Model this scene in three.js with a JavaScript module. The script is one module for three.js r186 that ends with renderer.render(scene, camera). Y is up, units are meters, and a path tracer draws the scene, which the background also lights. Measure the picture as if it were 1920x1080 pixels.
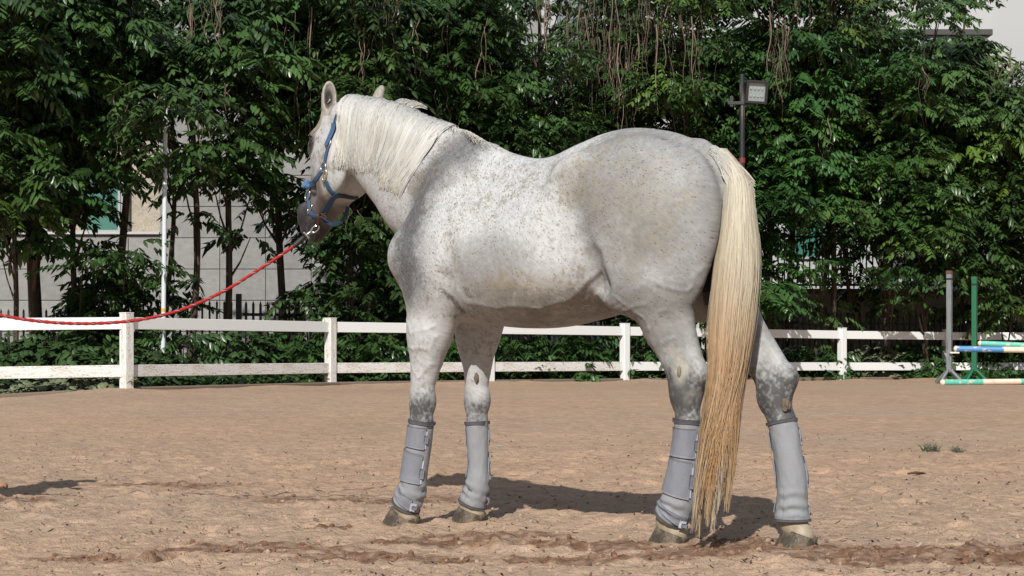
import * as THREE from 'three';
import { mergeGeometries } from 'three/addons/utils/BufferGeometryUtils.js';
import { RoundedBoxGeometry } from 'three/addons/geometries/RoundedBoxGeometry.js';

// ---------- camera, sky, sun, exposure ----------
const scene = new THREE.Scene();
const CAM_H = 0.72;
const camera = new THREE.PerspectiveCamera(2 * Math.atan(540 / 3330) * 180 / Math.PI, 16 / 9, 0.1, 2000);
camera.position.set(0, CAM_H, 0);
camera.lookAt(0, CAM_H, -10);
camera.setViewOffset(1920, 1080, 0, -122, 1920, 1080);          // a lens shifted up: the horizon lies below the middle
const renderer = new THREE.WebGLRenderer({ antialias: true });
renderer.setSize(1024, 576);
renderer.toneMapping = THREE.LinearToneMapping;
renderer.toneMappingExposure = 1.3;
renderer.shadowMap.enabled = true;

const SKY_LEVEL = 0.74;
const SUN = new THREE.Vector3(-0.205, 0.75, 0.96).normalize();
// a hazy bright sky: pale at the horizon, greyish blue above, brighter round the sun
const skyTex = (() => {
  const W = 256, Hh = 128, d = new Float32Array(W * Hh * 4);
  for (let j = 0; j < Hh; j++) for (let i = 0; i < W; i++) {
    const el = ((j + 0.5) / Hh - 0.5) * Math.PI, az = ((i + 0.5) / W - 0.5) * 2 * Math.PI, x = Math.cos(az) * Math.cos(el), y = Math.sin(el), z = Math.sin(az) * Math.cos(el);
    const up = Math.max(0, y), h = Math.pow(1 - up, 2.2), c = x * SUN.x + y * SUN.y + z * SUN.z, g = 0.25 * Math.pow(Math.max(0, c), 6) + 0.9 * Math.pow(Math.max(0, c), 60);
    const k = SKY_LEVEL, o = (j * W + i) * 4; d[o] = k * (0.20 + 0.30 * h + g); d[o + 1] = k * (0.245 + 0.275 * h + g * 0.97); d[o + 2] = k * (0.33 + 0.215 * h + g * 0.9); d[o + 3] = 1;
  }
  const t = new THREE.DataTexture(d, W, Hh, THREE.RGBAFormat, THREE.FloatType); t.mapping = THREE.EquirectangularReflectionMapping; t.magFilter = THREE.LinearFilter; t.minFilter = THREE.LinearFilter; t.needsUpdate = true; return t;
})();
scene.background = skyTex; scene.environment = skyTex;
const sun = new THREE.DirectionalLight(new THREE.Color(1.0, 0.972, 0.918), 3.9);
sun.position.copy(SUN).multiplyScalar(60);
sun.position.z -= 15;
sun.target.position.set(0, 0, -15);
sun.castShadow = true;
Object.assign(sun.shadow.camera, { left: -30, right: 30, top: 30, bottom: -30, near: 1, far: 140 });
sun.shadow.mapSize.set(4096, 4096);
sun.shadow.radius = 1;
scene.add(sun, sun.target);

// ---------- helpers ----------
let seed = 7;
function rnd() { seed = (seed + 0x6d2b79f5) | 0; let t = Math.imul(seed ^ (seed >>> 15), 1 | seed); t = (t + Math.imul(t ^ (t >>> 7), 61 | t)) ^ t; return ((t ^ (t >>> 14)) >>> 0) / 4294967296; }
const rr = (a, b) => a + (b - a) * rnd();
const clamp = (x, a = 0, b = 1) => (x < a ? a : x > b ? b : x);
const lerp = (a, b, t) => a + (b - a) * t;
const sstep = (a, b, x) => { const t = clamp((x - a) / (b - a)); return t * t * (3 - 2 * t); };
const V = (x, y, z) => new THREE.Vector3(x, y, z);
function hash3(x, y, z) { let h = Math.imul(x | 0, 374761393) ^ Math.imul(y | 0, 668265263) ^ Math.imul(z | 0, 2147483647 ^ 0x5bd1e995); h = Math.imul(h ^ (h >>> 13), 1274126177); h ^= h >>> 16; h = Math.imul(h, 0x85ebca6b); return ((h ^ (h >>> 15)) >>> 0) / 4294967296; }
function noise3(x, y, z) {                                       // value noise, -1 .. 1
  const ix = Math.floor(x), iy = Math.floor(y), iz = Math.floor(z);
  let fx = x - ix, fy = y - iy, fz = z - iz;
  fx = fx * fx * (3 - 2 * fx); fy = fy * fy * (3 - 2 * fy); fz = fz * fz * (3 - 2 * fz);
  const a = lerp(hash3(ix, iy, iz), hash3(ix + 1, iy, iz), fx), b = lerp(hash3(ix, iy + 1, iz), hash3(ix + 1, iy + 1, iz), fx);
  const c = lerp(hash3(ix, iy, iz + 1), hash3(ix + 1, iy, iz + 1), fx), d = lerp(hash3(ix, iy + 1, iz + 1), hash3(ix + 1, iy + 1, iz + 1), fx);
  return lerp(lerp(a, b, fy), lerp(c, d, fy), fz) * 2 - 1;
}
function fbm(x, y, z, n = 4) { let s = 0, a = 0.5, t = 0; for (let i = 0; i < n; i++) { s += a * noise3(x, y, z); t += a; a *= 0.5; x = x * 2.03 + 17.1; y = y * 2.03 + 5.3; z = z * 2.03 + 9.7; } return s / t; }
const used = new Map();
function numbered(name) { const n = used.get(name) || 0; used.set(name, n + 1); return n ? `${name}_${String(n).padStart(3, '0')}` : name; }
function shadows(o) { o.castShadow = true; o.receiveShadow = true; return o; }
function thing(name, label, category, [x, y, z] = [0, 0, 0], turn = 0, group) {
  const o = new THREE.Group(); o.name = numbered(name); scene.add(o);
  o.position.set(x, y, z); o.rotation.y = turn; o.userData = { label, category };
  if (group) o.userData.group = group;
  return o;
}
function part(name, geo, mat, parent) { const m = shadows(new THREE.Mesh(geo, mat)); m.name = numbered(name); parent.add(m); return m; }
function single(name, geo, mat, label, category, [x, y, z] = [0, 0, 0], turn = 0, group) {
  const m = part(name, geo, mat, scene); m.position.set(x, y, z); m.rotation.y = turn; m.userData = { label, category }; if (group) m.userData.group = group; return m;
}
function structure(name, geo, mat) { const m = part(name, geo, mat, scene); m.userData = { kind: 'structure' }; return m; }
function stuff(m, label, category) { m.userData.kind = 'stuff'; if (label) m.userData.label = label; if (category) m.userData.category = category; return m; }
const lin = (r, g, b) => new THREE.Color().setRGB(r, g, b);
function std(color, roughness = 0.8, extra = {}) { return new THREE.MeshStandardMaterial({ color, roughness, ...extra }); }
function pixelTexture(n, fn, srgb = true, w = n) {               // fn(x, y) -> [r, g, b] 0..1
  const data = new Uint8Array(w * n * 4);
  for (let y = 0; y < n; y++) for (let x = 0; x < w; x++) { const c = fn(x, y), o = (y * w + x) * 4; for (let k = 0; k < 3; k++) data[o + k] = clamp(Math.round(c[k] * 255), 0, 255); data[o + 3] = 255; }
  const t = new THREE.DataTexture(data, w, n); t.wrapS = t.wrapT = THREE.RepeatWrapping; t.magFilter = THREE.LinearFilter; t.minFilter = THREE.LinearFilter;
  if (srgb) t.colorSpace = THREE.SRGBColorSpace; t.needsUpdate = true; return t;
}
const tileNoise = (x, y, n, f, z, oct = 4) => { let s = 0, a = 0.5, tt = 0; for (let i = 0; i < oct; i++) { const p = Math.round(f), u = x / n * p, v = y / n * p, iu = Math.floor(u), iv = Math.floor(v); let fu = u - iu, fv = v - iv; fu = fu * fu * (3 - 2 * fu); fv = fv * fv * (3 - 2 * fv); const h = (i2, j2) => hash3(((i2 % p) + p) % p, ((j2 % p) + p) % p, z + i * 31); s += a * (lerp(lerp(h(iu, iv), h(iu + 1, iv), fu), lerp(h(iu, iv + 1), h(iu + 1, iv + 1), fu), fv) * 2 - 1); tt += a; a *= 0.5; f *= 2; } return s / tt; };
function box(w, h, d, x = 0, y = 0, z = 0) { const g = new THREE.BoxGeometry(w, h, d); g.translate(x, y, z); return g; }
function rbox(w, h, d, r = 0.005, x = 0, y = 0, z = 0) { const g = new RoundedBoxGeometry(w, h, d, 2, r); g.translate(x, y, z); return g; }
// a tapered tube through points [[x,y,z,r], ...]
function tubeGeo(pts, sides = 6, cap = true) {
  const P = [], I = []; let up = V(0, 0, 1);
  for (let i = 0; i < pts.length; i++) {
    const p = V(...pts[i].slice(0, 3)), a = V(...pts[Math.max(0, i - 1)].slice(0, 3)), b = V(...pts[Math.min(pts.length - 1, i + 1)].slice(0, 3));
    const t = b.sub(a).normalize(); if (Math.abs(t.dot(up)) > 0.95) up = Math.abs(t.x) < 0.9 ? V(1, 0, 0) : V(0, 1, 0);
    const u = up.clone().sub(t.clone().multiplyScalar(up.dot(t))).normalize(), v = t.clone().cross(u); up = u;
    for (let k = 0; k < sides; k++) { const q = k / sides * Math.PI * 2, c = Math.cos(q) * pts[i][3], s = Math.sin(q) * pts[i][3]; P.push(p.x + u.x * c + v.x * s, p.y + u.y * c + v.y * s, p.z + u.z * c + v.z * s); }
    if (i) for (let k = 0; k < sides; k++) { const k2 = (k + 1) % sides, o = (i - 1) * sides; I.push(o + k, o + k2, o + sides + k, o + k2, o + sides + k2, o + sides + k); }
  }
  if (cap) for (const [e, fl] of [[0, 1], [pts.length - 1, 0]]) { const n = P.length / 3; P.push(...pts[e].slice(0, 3)); for (let k = 0; k < sides; k++) { const a = e * sides + k, b = e * sides + (k + 1) % sides; I.push(...(fl ? [n, b, a] : [n, a, b])); } }
  const g = new THREE.BufferGeometry(); g.setAttribute('position', new THREE.Float32BufferAttribute(P, 3)); g.setIndex(I); g.computeVertexNormals();
  const U = new Float32Array(P.length / 3 * 2); for (let i = 0; i < U.length / 2; i++) { U[2 * i] = (i % sides) / sides; U[2 * i + 1] = P[3 * i + 1]; }
  g.setAttribute('uv', new THREE.BufferAttribute(U, 2)); return g;
}
function merged(list) { return list.length > 1 ? mergeGeometries(list.map((g) => (g.index ? g : g)), false) : list[0]; }
function withColor(g, fn) { const p = g.attributes.position, c = new Float32Array(p.count * 3); for (let i = 0; i < p.count; i++) { const k = fn(p.getX(i), p.getY(i), p.getZ(i), i); c.set(k, i * 3); } g.setAttribute('color', new THREE.BufferAttribute(c, 3)); return g; }

// ---------- implicit bodies: smooth unions of tapered limbs, meshed by surface nets ----------
const smin = (a, b, k) => { const h = Math.max(k - Math.abs(a - b), 0) / k; return Math.min(a, b) - h * h * k * 0.25; };
// limb: tapered capsule, z squeezed by sz about its own axis
function limb(a, ra, b, rb, sz = 1, k = 0.05) {
  const ex = b[0] - a[0], ey = b[1] - a[1], ez = b[2] - a[2], l2 = ex * ex + ey * ey + (sz === 1 ? ez * ez : 0) || 1e-9;
  return { k, L: Math.max(1, sz), f: (x, y, z) => { const px = x - a[0], py = y - a[1], pz = z - a[2]; let t = (px * ex + py * ey + (sz === 1 ? pz * ez : 0)) / l2; t = t < 0 ? 0 : t > 1 ? 1 : t; const dx = px - ex * t, dy = py - ey * t, dz = (pz - ez * t) * sz; return Math.sqrt(dx * dx + dy * dy + dz * dz) - (ra + (rb - ra) * t); } };
}
function ball(c, r, rot = null, k = 0.05, sub = false) {          // ellipsoid, rot = [about z, about y, about x]
  const m = new THREE.Matrix4(); if (rot) m.makeRotationFromEuler(new THREE.Euler(rot[2] || 0, rot[1] || 0, rot[0] || 0, 'ZYX')).invert(); const e = m.elements;
  return { k, sub, L: 1.6, f: (x, y, z) => { const a = x - c[0], b = y - c[1], d = z - c[2]; const u = (e[0] * a + e[4] * b + e[8] * d) / r[0], v = (e[1] * a + e[5] * b + e[9] * d) / r[1], w = (e[2] * a + e[6] * b + e[10] * d) / r[2]; const k0 = Math.sqrt(u * u + v * v + w * w), uu = u / r[0], vv = v / r[1], ww = w / r[2], k1 = Math.sqrt(uu * uu + vv * vv + ww * ww); return k1 < 1e-9 ? -Math.min(...r) : k0 * (k0 - 1) / k1; } };
}
function moved(p, M) {                                           // the same body in another frame, M: world <- local (rigid)
  const e = M.clone().invert().elements, f = p.f; return { ...p, f: (x, y, z) => f(e[0] * x + e[4] * y + e[8] * z + e[12], e[1] * x + e[5] * y + e[9] * z + e[13], e[2] * x + e[6] * y + e[10] * z + e[14]) };
}
function evalField(list, x, y, z) { let d = 1e3; for (let i = 0; i < list.length; i++) { const p = list[i]; d = p.sub ? -smin(-d, p.f(x, y, z), p.k) : smin(d, p.f(x, y, z), p.k); } return d; }
function meshField(prims, lo, hi, cell, detail = null) {
  const B = 8, S = B * cell, nb = [0, 1, 2].map((k) => Math.ceil((hi[k] - lo[k]) / S)), R = S * 0.87, NY = nb[1] * B + 2, NZ = nb[2] * B + 2;
  const P = [], quads = [], at = new Map(), val = new Float32Array(9 * 9 * 9);
  for (let bx = 0; bx < nb[0]; bx++) for (let by = 0; by < nb[1]; by++) for (let bz = 0; bz < nb[2]; bz++) {
    const ox = lo[0] + bx * S, oy = lo[1] + by * S, oz = lo[2] + bz * S, cx = ox + S / 2, cy = oy + S / 2, cz = oz + S / 2;
    let m = 1e9; const ds = prims.map((p) => { const d = p.f(cx, cy, cz); if (!p.sub && d / p.L < m) m = d / p.L; return d; });
    if (m > R * 1.15 + 0.01) continue;
    const act = prims.filter((p, i) => (p.sub ? ds[i] < R * p.L + p.k + 0.01 : ds[i] / p.L < m + 2 * R + p.k + 0.02));
    let neg = 0;
    for (let i = 0; i < 9; i++) for (let j = 0; j < 9; j++) for (let k = 0; k < 9; k++) { const x = ox + i * cell, y = oy + j * cell, z = oz + k * cell; let d = evalField(act, x, y, z); if (detail && d < 0.03 && d > -0.03) d += detail(x, y, z); val[(i * 9 + j) * 9 + k] = d; if (d < 0) neg++; }
    if (neg === 0 || neg === 729) continue;
    const X0 = bx * B, Y0 = by * B, Z0 = bz * B;
    for (let i = 0; i < 8; i++) for (let j = 0; j < 8; j++) for (let k = 0; k < 8; k++) {
      const o = (i * 9 + j) * 9 + k, v0 = val[o], s0 = v0 < 0;
      let n = 0, sx = 0, sy = 0, sz = 0;
      for (let e = 0; e < 12; e++) {
        const ax = e >> 2, u = e & 1, w = (e >> 1) & 1; let a, b, p, q, r;
        if (ax === 0) { a = o + u * 9 + w; b = a + 81; p = 0; q = u; r = w; } else if (ax === 1) { a = o + u * 81 + w; b = a + 9; p = u; q = 0; r = w; } else { a = o + u * 81 + w * 9; b = a + 1; p = u; q = w; r = 0; }
        const va = val[a], vb = val[b]; if (va < 0 === vb < 0) continue;
        const t = va / (va - vb); n++; sx += p + (ax === 0 ? t : 0); sy += q + (ax === 1 ? t : 0); sz += r + (ax === 2 ? t : 0);
      }
      if (n) { at.set(((X0 + i) * NY + Y0 + j) * NZ + Z0 + k, P.length / 3); P.push(ox + (i + sx / n) * cell, oy + (j + sy / n) * cell, oz + (k + sz / n) * cell); }
      if (val[o + 81] < 0 !== s0) quads.push(0, X0 + i, Y0 + j, Z0 + k, s0 ? 1 : 0);
      if (val[o + 9] < 0 !== s0) quads.push(1, X0 + i, Y0 + j, Z0 + k, s0 ? 1 : 0);
      if (val[o + 1] < 0 !== s0) quads.push(2, X0 + i, Y0 + j, Z0 + k, s0 ? 1 : 0);
    }
  }
  const I = [], get = (x, y, z) => at.get((x * NY + y) * NZ + z);
  for (let q = 0; q < quads.length; q += 5) {
    const [a, x, y, z, fl] = [quads[q], quads[q + 1], quads[q + 2], quads[q + 3], quads[q + 4]];
    const c = a === 0 ? [get(x, y - 1, z - 1), get(x, y, z - 1), get(x, y, z), get(x, y - 1, z)] : a === 1 ? [get(x - 1, y, z - 1), get(x - 1, y, z), get(x, y, z), get(x, y, z - 1)] : [get(x - 1, y - 1, z), get(x, y - 1, z), get(x, y, z), get(x - 1, y, z)];
    if (c.some((v) => v === undefined)) continue;
    if (fl) I.push(c[0], c[1], c[2], c[0], c[2], c[3]); else I.push(c[0], c[2], c[1], c[0], c[3], c[2]);
  }
  const g = new THREE.BufferGeometry(); g.setAttribute('position', new THREE.Float32BufferAttribute(P, 3)); g.setIndex(I); g.computeVertexNormals(); return g;
}
const WHITE = [[-8.2, 22.6], [-5.10, 23.5], [-2.79, 27.3], [-0.38, 29.55], [2.02, 31.8], [4.29, 33.55], [6.56, 35.3], [9.0, 36.8], [12.2, 37.6]];
// ---------- the arena floor ----------
const level = (x, d) => 0.2 * sstep(9, 25, d) - 0.05 * sstep(30, 38, d) - 0.035 * sstep(-5.4, -8.2, x) * sstep(14, 21, d);
const elev = (x, d) => level(x, d) - 0.12 * sstep(-5.2, -7.6, x) * sstep(14, 21, d);
const MOIST = [[-0.95, 6.5, 0.30, 0.16], [-0.45, 6.25, 0.28, 0.12], [-0.3, 6.75, 0.2, 0.12], [0.25, 6.62, 0.3, 0.12], [-0.78, 7.3, 0.1, 0.06], [0.3, 6.2, 0.25, 0.1], [0.82, 6.5, 0.2, 0.12], [1.4, 6.35, 0.34, 0.16], [1.75, 6.15, 0.3, 0.14], [2.0, 6.45, 0.3, 0.16], [-1.4, 6.2, 0.2, 0.1], [0.62, 6.3, 0.16, 0.1], [1.15, 6.12, 0.2, 0.1], [-0.1, 6.95, 0.22, 0.08], [0.95, 6.8, 0.2, 0.08], [-2.6, 8.6, 0.35, 0.2], [-0.7, 8.7, 0.5, 0.2], [-1.9, 9.6, 0.4, 0.2]];
function moist(x, d) {
  let m = 0; for (let i = 0; i < MOIST.length; i++) { const q = MOIST[i], a = (x - q[0]) / q[2], b = (d - q[1]) / q[3], r = a * a + b * b; if (r < 4) { const v = (i < 15 ? 1 : 0.55) * (1 - r / 2.6); if (v > m) m = v; } }
  if (m <= 0) return 0;
  return clamp((m + 1.1 * fbm(x * 10, d * 15, 3, 5) - 0.02) * 2.2) * clamp(m * 2.2) * clamp(0.75 + 0.8 * fbm(x * 38, d * 38, 17, 2));
}
const PITS = []; for (let i = 0; i < 190; i++) PITS.push([rr(-3.4, 3.4), rr(5.4, 12.5), rr(0.045, 0.11), rr(0.010, 0.032)]);
for (const q of MOIST.slice(0, 15)) for (let i = 0; i < 3; i++) PITS.push([q[0] + rr(-1, 1) * q[2], q[1] + rr(-1, 1) * q[3], rr(0.03, 0.07), rr(0.008, 0.018)]);
const pitGrid = new Map(); for (const p of PITS) for (let i = -1; i <= 1; i++) for (let j = -1; j <= 1; j++) { const k = Math.floor(p[0] / 0.25 + i) * 1000 + Math.floor(p[1] / 0.25 + j); if (!pitGrid.has(k)) pitGrid.set(k, []); pitGrid.get(k).push(p); }
function lumps(x, d, m) {
  const far = sstep(30, 10, d), near = sstep(16, 9, d);
  let h = 0.012 * fbm(x * 1.1, d * 1.1, 1, 3) * sstep(45, 25, d);
  if (far > 0) h += far * (0.013 * fbm(x * 5, d * 5, 7, 3) + 0.011 * Math.max(0, fbm(x * 14, d * 14, 21, 2)));
  if (near > 0) { h += near * (0.0085 + 0.004 * m) * fbm(x * 28, d * 28, 11, 3) + near * 0.011 * Math.max(0, fbm(x * 11, d * 17, 41, 3) - 0.12); const l = pitGrid.get(Math.floor(x / 0.25) * 1000 + Math.floor(d / 0.25)); if (l) for (const p of l) { const r = Math.hypot(x - p[0], d - p[1]) / p[2]; if (r < 2) h += p[3] * (r < 1 ? -(1 - r * r) : 0.45 * (1 - (2 * r - 3) ** 2)); } }
  if (d > 20 && d < 40 && x > -8.2 && x < 12.2) { let k = 0; while (k < WHITE.length - 2 && x > WHITE[k + 1][0]) k++; const [ax, ad] = WHITE[k], [bx, bd] = WHITE[k + 1], e = (lerp(ad, bd, (x - ax) / (bx - ax)) - d) * (bx - ax) / Math.hypot(bx - ax, bd - ad) ; if (e > -0.3 && e < 1.2) h += (0.035 + 0.05 * fbm(x * 1.3, d * 0.5, 61, 3)) * sstep(1.1, 0.12, e) * sstep(-0.3, 0.05, e); }
  for (const [lx, ld] of [[-0.5, 7.45], [-0.21, 7.57], [0.56, 6.73], [1.05, 6.6]]) { const r = Math.hypot((x - lx), d - ld); if (r < 0.3) { h *= sstep(0.05, 0.3, r); h += 0.02 * Math.exp(-(((r - 0.125) / 0.04) ** 2)) * Math.max(0, 0.55 + 0.9 * fbm(x * 14, d * 14, 71, 2)); } }
  return h;
}
{
  const xs = [], ds = [];
  for (let x = -300; x < -14; x += Math.max(6, -x * 0.16)) xs.push(x);
  for (let x = -14; x < -3.6; x += 0.16) xs.push(x);
  for (let x = -3.6; x <= 3.6; x += 0.0165) xs.push(x);
  for (let x = 3.76; x <= 16; x += 0.16) xs.push(x);
  for (let x = 18; x < 300; x += Math.max(6, x * 0.16)) xs.push(x);
  for (const d of [-200, -80, -30, -12, -4, 0, 2, 3.5, 4.5, 5]) ds.push(d);
  for (let d = 5.25; d < 60;) { ds.push(d); d += d < 8.5 ? 0.017 : d < 13 ? 0.03 : d < 22 ? 0.055 : d < 40 ? 0.11 : 2; }
  ds.push(80, 120, 200, 320);
  const n = xs.length, P = new Float32Array(n * ds.length * 3), U = new Float32Array(n * ds.length * 2), C = new Float32Array(n * ds.length * 3), I = [];
  ds.forEach((d, j) => xs.forEach((x, i) => {
    const o = j * n + i, m = d > 5 && d < 11 && Math.abs(x) < 4 ? moist(x, d) : 0;
    P.set([x, elev(x, d) + (d > 4 && d < 45 ? lumps(x, d, m) : 0), -d], o * 3); U.set([x, d], o * 2);
    const v = 1 + 0.10 * fbm(x * 0.7, d * 0.7, 5, 3) + 0.10 * fbm(x * 12, d * 9, 9, 3), warm = 0.05 * fbm(x * 0.35, d * 0.5, 31, 2), bed = sstep(37, 39, d + 0.0);
    C.set([lerp(lerp(0.495 * v * (1 + warm), 0.18, m), 0.09, bed), lerp(lerp(0.336 * v, 0.088, m), 0.07, bed), lerp(lerp(0.230 * v * (1 - warm), 0.046, m), 0.045, bed)], o * 3);
    if (i && j) I.push(o - n - 1, o - n, o, o - n - 1, o, o - 1);
  }));
  const g = new THREE.BufferGeometry(); g.setAttribute('position', new THREE.BufferAttribute(P, 3)); g.setAttribute('uv', new THREE.BufferAttribute(U, 2)); g.setAttribute('color', new THREE.BufferAttribute(C, 3)); g.setIndex(I); g.computeVertexNormals();
  const grain = pixelTexture(512, (x, y) => { const a = tileNoise(x, y, 512, 16, 3, 5), b = hash3(x, y, 77) - 0.5, s = hash3(x >> 1, y >> 1, 13), v = 0.88 + 0.10 * a + 0.16 * b - (s > 0.975 ? 0.28 : 0) + (s < 0.02 ? 0.1 : 0); return [v, v * 0.995, v * 0.985]; });
  const bumps = pixelTexture(512, (x, y) => { const v = 0.5 + 0.35 * tileNoise(x, y, 512, 32, 8, 4) + 0.2 * (hash3(x, y, 5) - 0.5); return [v, v, v]; }, false);
  for (const t of [grain, bumps]) t.repeat.set(0.9, 0.9);
  structure('ground', g, new THREE.MeshStandardMaterial({ vertexColors: true, map: grain, bumpMap: bumps, bumpScale: 0.022, roughness: 0.95 }));
}
const groundY = (x, d) => elev(x, d) + (d < 45 ? lumps(x, d, 0) : 0);
// loose clods and dry flakes on the sand
function scatter(name, geos, mat, n, place, label, category) {
  const im = new THREE.InstancedMesh(geos, mat, n); im.name = name; const M = new THREE.Matrix4(), q = new THREE.Quaternion();
  for (let i = 0; i < n; i++) { const [x, y, z, s, e, c] = place(i); M.compose(V(x, y, z), q.setFromEuler(e), s.isVector3 ? s : V(s, s, s)); im.setMatrixAt(i, M); im.setColorAt(i, c); }
  shadows(im); return im;
}
{
  const clod = new THREE.IcosahedronGeometry(1, 1), p = clod.attributes.position;
  for (let i = 0; i < p.count; i++) { const x = p.getX(i), y = p.getY(i), z = p.getZ(i), k = 1 + 0.35 * noise3(x * 1.7 + 3, y * 1.7, z * 1.7); p.setXYZ(i, x * k, y * k * 0.75, z * k); }
  clod.computeVertexNormals();
  const c = scatter('soil_clods', clod, std(0xffffff, 0.95), 6500, () => {
    let x, d, inM; for (let t = 0; t < 5; t++) { d = 5.4 + 8 * Math.pow(rnd(), 1.7); x = rr(-0.31, 0.31) * d; inM = moist(x, d); if (inM > 0.3 || rnd() < 0.4) break; }
    const s = 0.002 + 0.0085 * Math.pow(rnd(), 5) * (inM > 0.3 ? 1.25 : 1), v = rr(0.7, 1.1);
    return [x, groundY(x, d) + s * 0.3, -d, s, new THREE.Euler(rr(0, 6), rr(0, 6), rr(0, 6)), inM > 0.35 ? lin(0.19 * v, 0.10 * v, 0.056 * v) : lin(0.33 * v, 0.235 * v, 0.165 * v)];
  });
  scene.add(c); stuff(c, 'loose clods and crumbs of sand on the arena floor', 'soil clods');
  const fl = new THREE.PlaneGeometry(1, 0.34, 3, 1); const fp = fl.attributes.position; for (let i = 0; i < fp.count; i++) { const x = fp.getX(i); fp.setXYZ(i, x, fp.getY(i) * (1 - 1.6 * x * x), 0.35 * x * x + (i % 2 ? 0.05 : 0)); } fl.computeVertexNormals();
  const f = scatter('dry_leaf_litter', fl, std(0xffffff, 0.8, { side: THREE.DoubleSide }), 2100, () => {
    const d = 5.6 + 9 * Math.pow(rnd(), 1.3), x = rr(-0.31, 0.31) * d, s = rr(0.006, 0.03), k = rnd(), c = k < 0.6 ? lin(0.10, 0.066, 0.042) : k < 0.93 ? lin(0.30, 0.21, 0.14) : lin(0.36, 0.28, 0.2);
    return [x, groundY(x, d) + s * 0.22, -d, s, new THREE.Euler(-1.57 + rr(-0.6, 0.6), rr(-0.4, 0.4), rr(0, 6.28)), c];
  });
  scene.add(f); stuff(f, 'dry brown leaf scraps and chips strewn over the sand', 'leaf litter');
  // single things lying on the sand
  const stone = (n, x, d, s, col, label, cat) => { const g = clod.clone(); g.scale(s * 1.3, s, s); g.translate(0, s * 0.45, 0); return single(n, g, std(col, 0.9), label, cat, [x, groundY(x, d), -d], rr(0, 6)); };
  stone('stone', -2.74, 9.55, 0.026, lin(0.32, 0.17, 0.1), 'reddish brown stone at the left edge of the sand', 'stone');
  const strands = (R, n, col, len) => { const L = []; for (let i = 0; i < n; i++) { const a = rr(0, 6.28), r = R * Math.sqrt(rnd()), h = rr(0.3, 1) * len, b = rr(-1, 1), x = Math.cos(a) * r, z = Math.sin(a) * r; L.push(tubeGeo([[x, 0, z, 0.002], [x + 0.3 * h * Math.cos(b * 3), h * 0.6, z + 0.3 * h * Math.sin(b * 3), 0.002], [x + 0.9 * h * Math.cos(b * 3), h, z + 0.9 * h * Math.sin(b * 3), 0.001]], 3)); } return withColor(mergeGeometries(L), () => { const v = rr(0.7, 1.2); return [col[0] * v, col[1] * v, col[2] * v]; }); };
  const tm = std(0xffffff, 0.9, { vertexColors: true });
  single('grass_tuft', strands(0.055, 90, [0.12, 0.14, 0.085], 0.07), tm, 'larger of two grey green grass tufts lying on the sand', 'grass tuft', [2.92, groundY(2.92, 12.4), -12.4], 0, 'grass tufts on the sand');
  single('grass_tuft', strands(0.04, 60, [0.15, 0.16, 0.11], 0.05), tm, 'smaller grey green grass tuft right of the larger tuft', 'grass tuft', [3.11, groundY(3.11, 12.4), -12.4], 0, 'grass tufts on the sand');
  const curl = tubeGeo([[-0.06, 0.01, 0, 0.006], [-0.02, 0.018, 0.01, 0.011], [0.03, 0.012, 0, 0.008], [0.07, 0.005, -0.015, 0.003]], 5); curl.scale(1, 0.8, 1.6);
  single('curled_leaf', curl, std(lin(0.07, 0.04, 0.025), 0.8), 'dark curled dead leaf on the sand right of the hind hooves', 'leaf', [2.35, groundY(2.35, 10.3), -10.3], 0.2);
  single('plastic_scrap', rbox(0.035, 0.003, 0.012, 0.001), std(lin(0.1, 0.55, 0.6), 0.5), 'tiny turquoise plastic scrap lying right of the front legs', 'scrap', [-0.1, groundY(-0.1, 13.2) + 0.006, -13.2], 0.4);
  const twig = []; let tx = 0; for (let i = 0; i <= 40; i++) twig.push([i * 0.035, 0.003 + 0.002 * Math.sin(i * 1.3), 0.015 * Math.sin(i * 0.6) + 0.1 * Math.sin(i * 0.09), 0.0022]);
  const tg = tubeGeo(twig, 4); { const q = tg.attributes.position; for (let i = 0; i < q.count; i++) q.setY(i, q.getY(i) + groundY(-1.95 + q.getX(i), 9.0 - q.getZ(i)) - groundY(-1.95, 9.0)); }
  single('dry_vine', tg, std(lin(0.17, 0.13, 0.1), 0.9), 'long thin dark dry vine lying across the sand left of the horse', 'vine', [-1.95, groundY(-1.95, 9.0), -9.0]);
}

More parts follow.
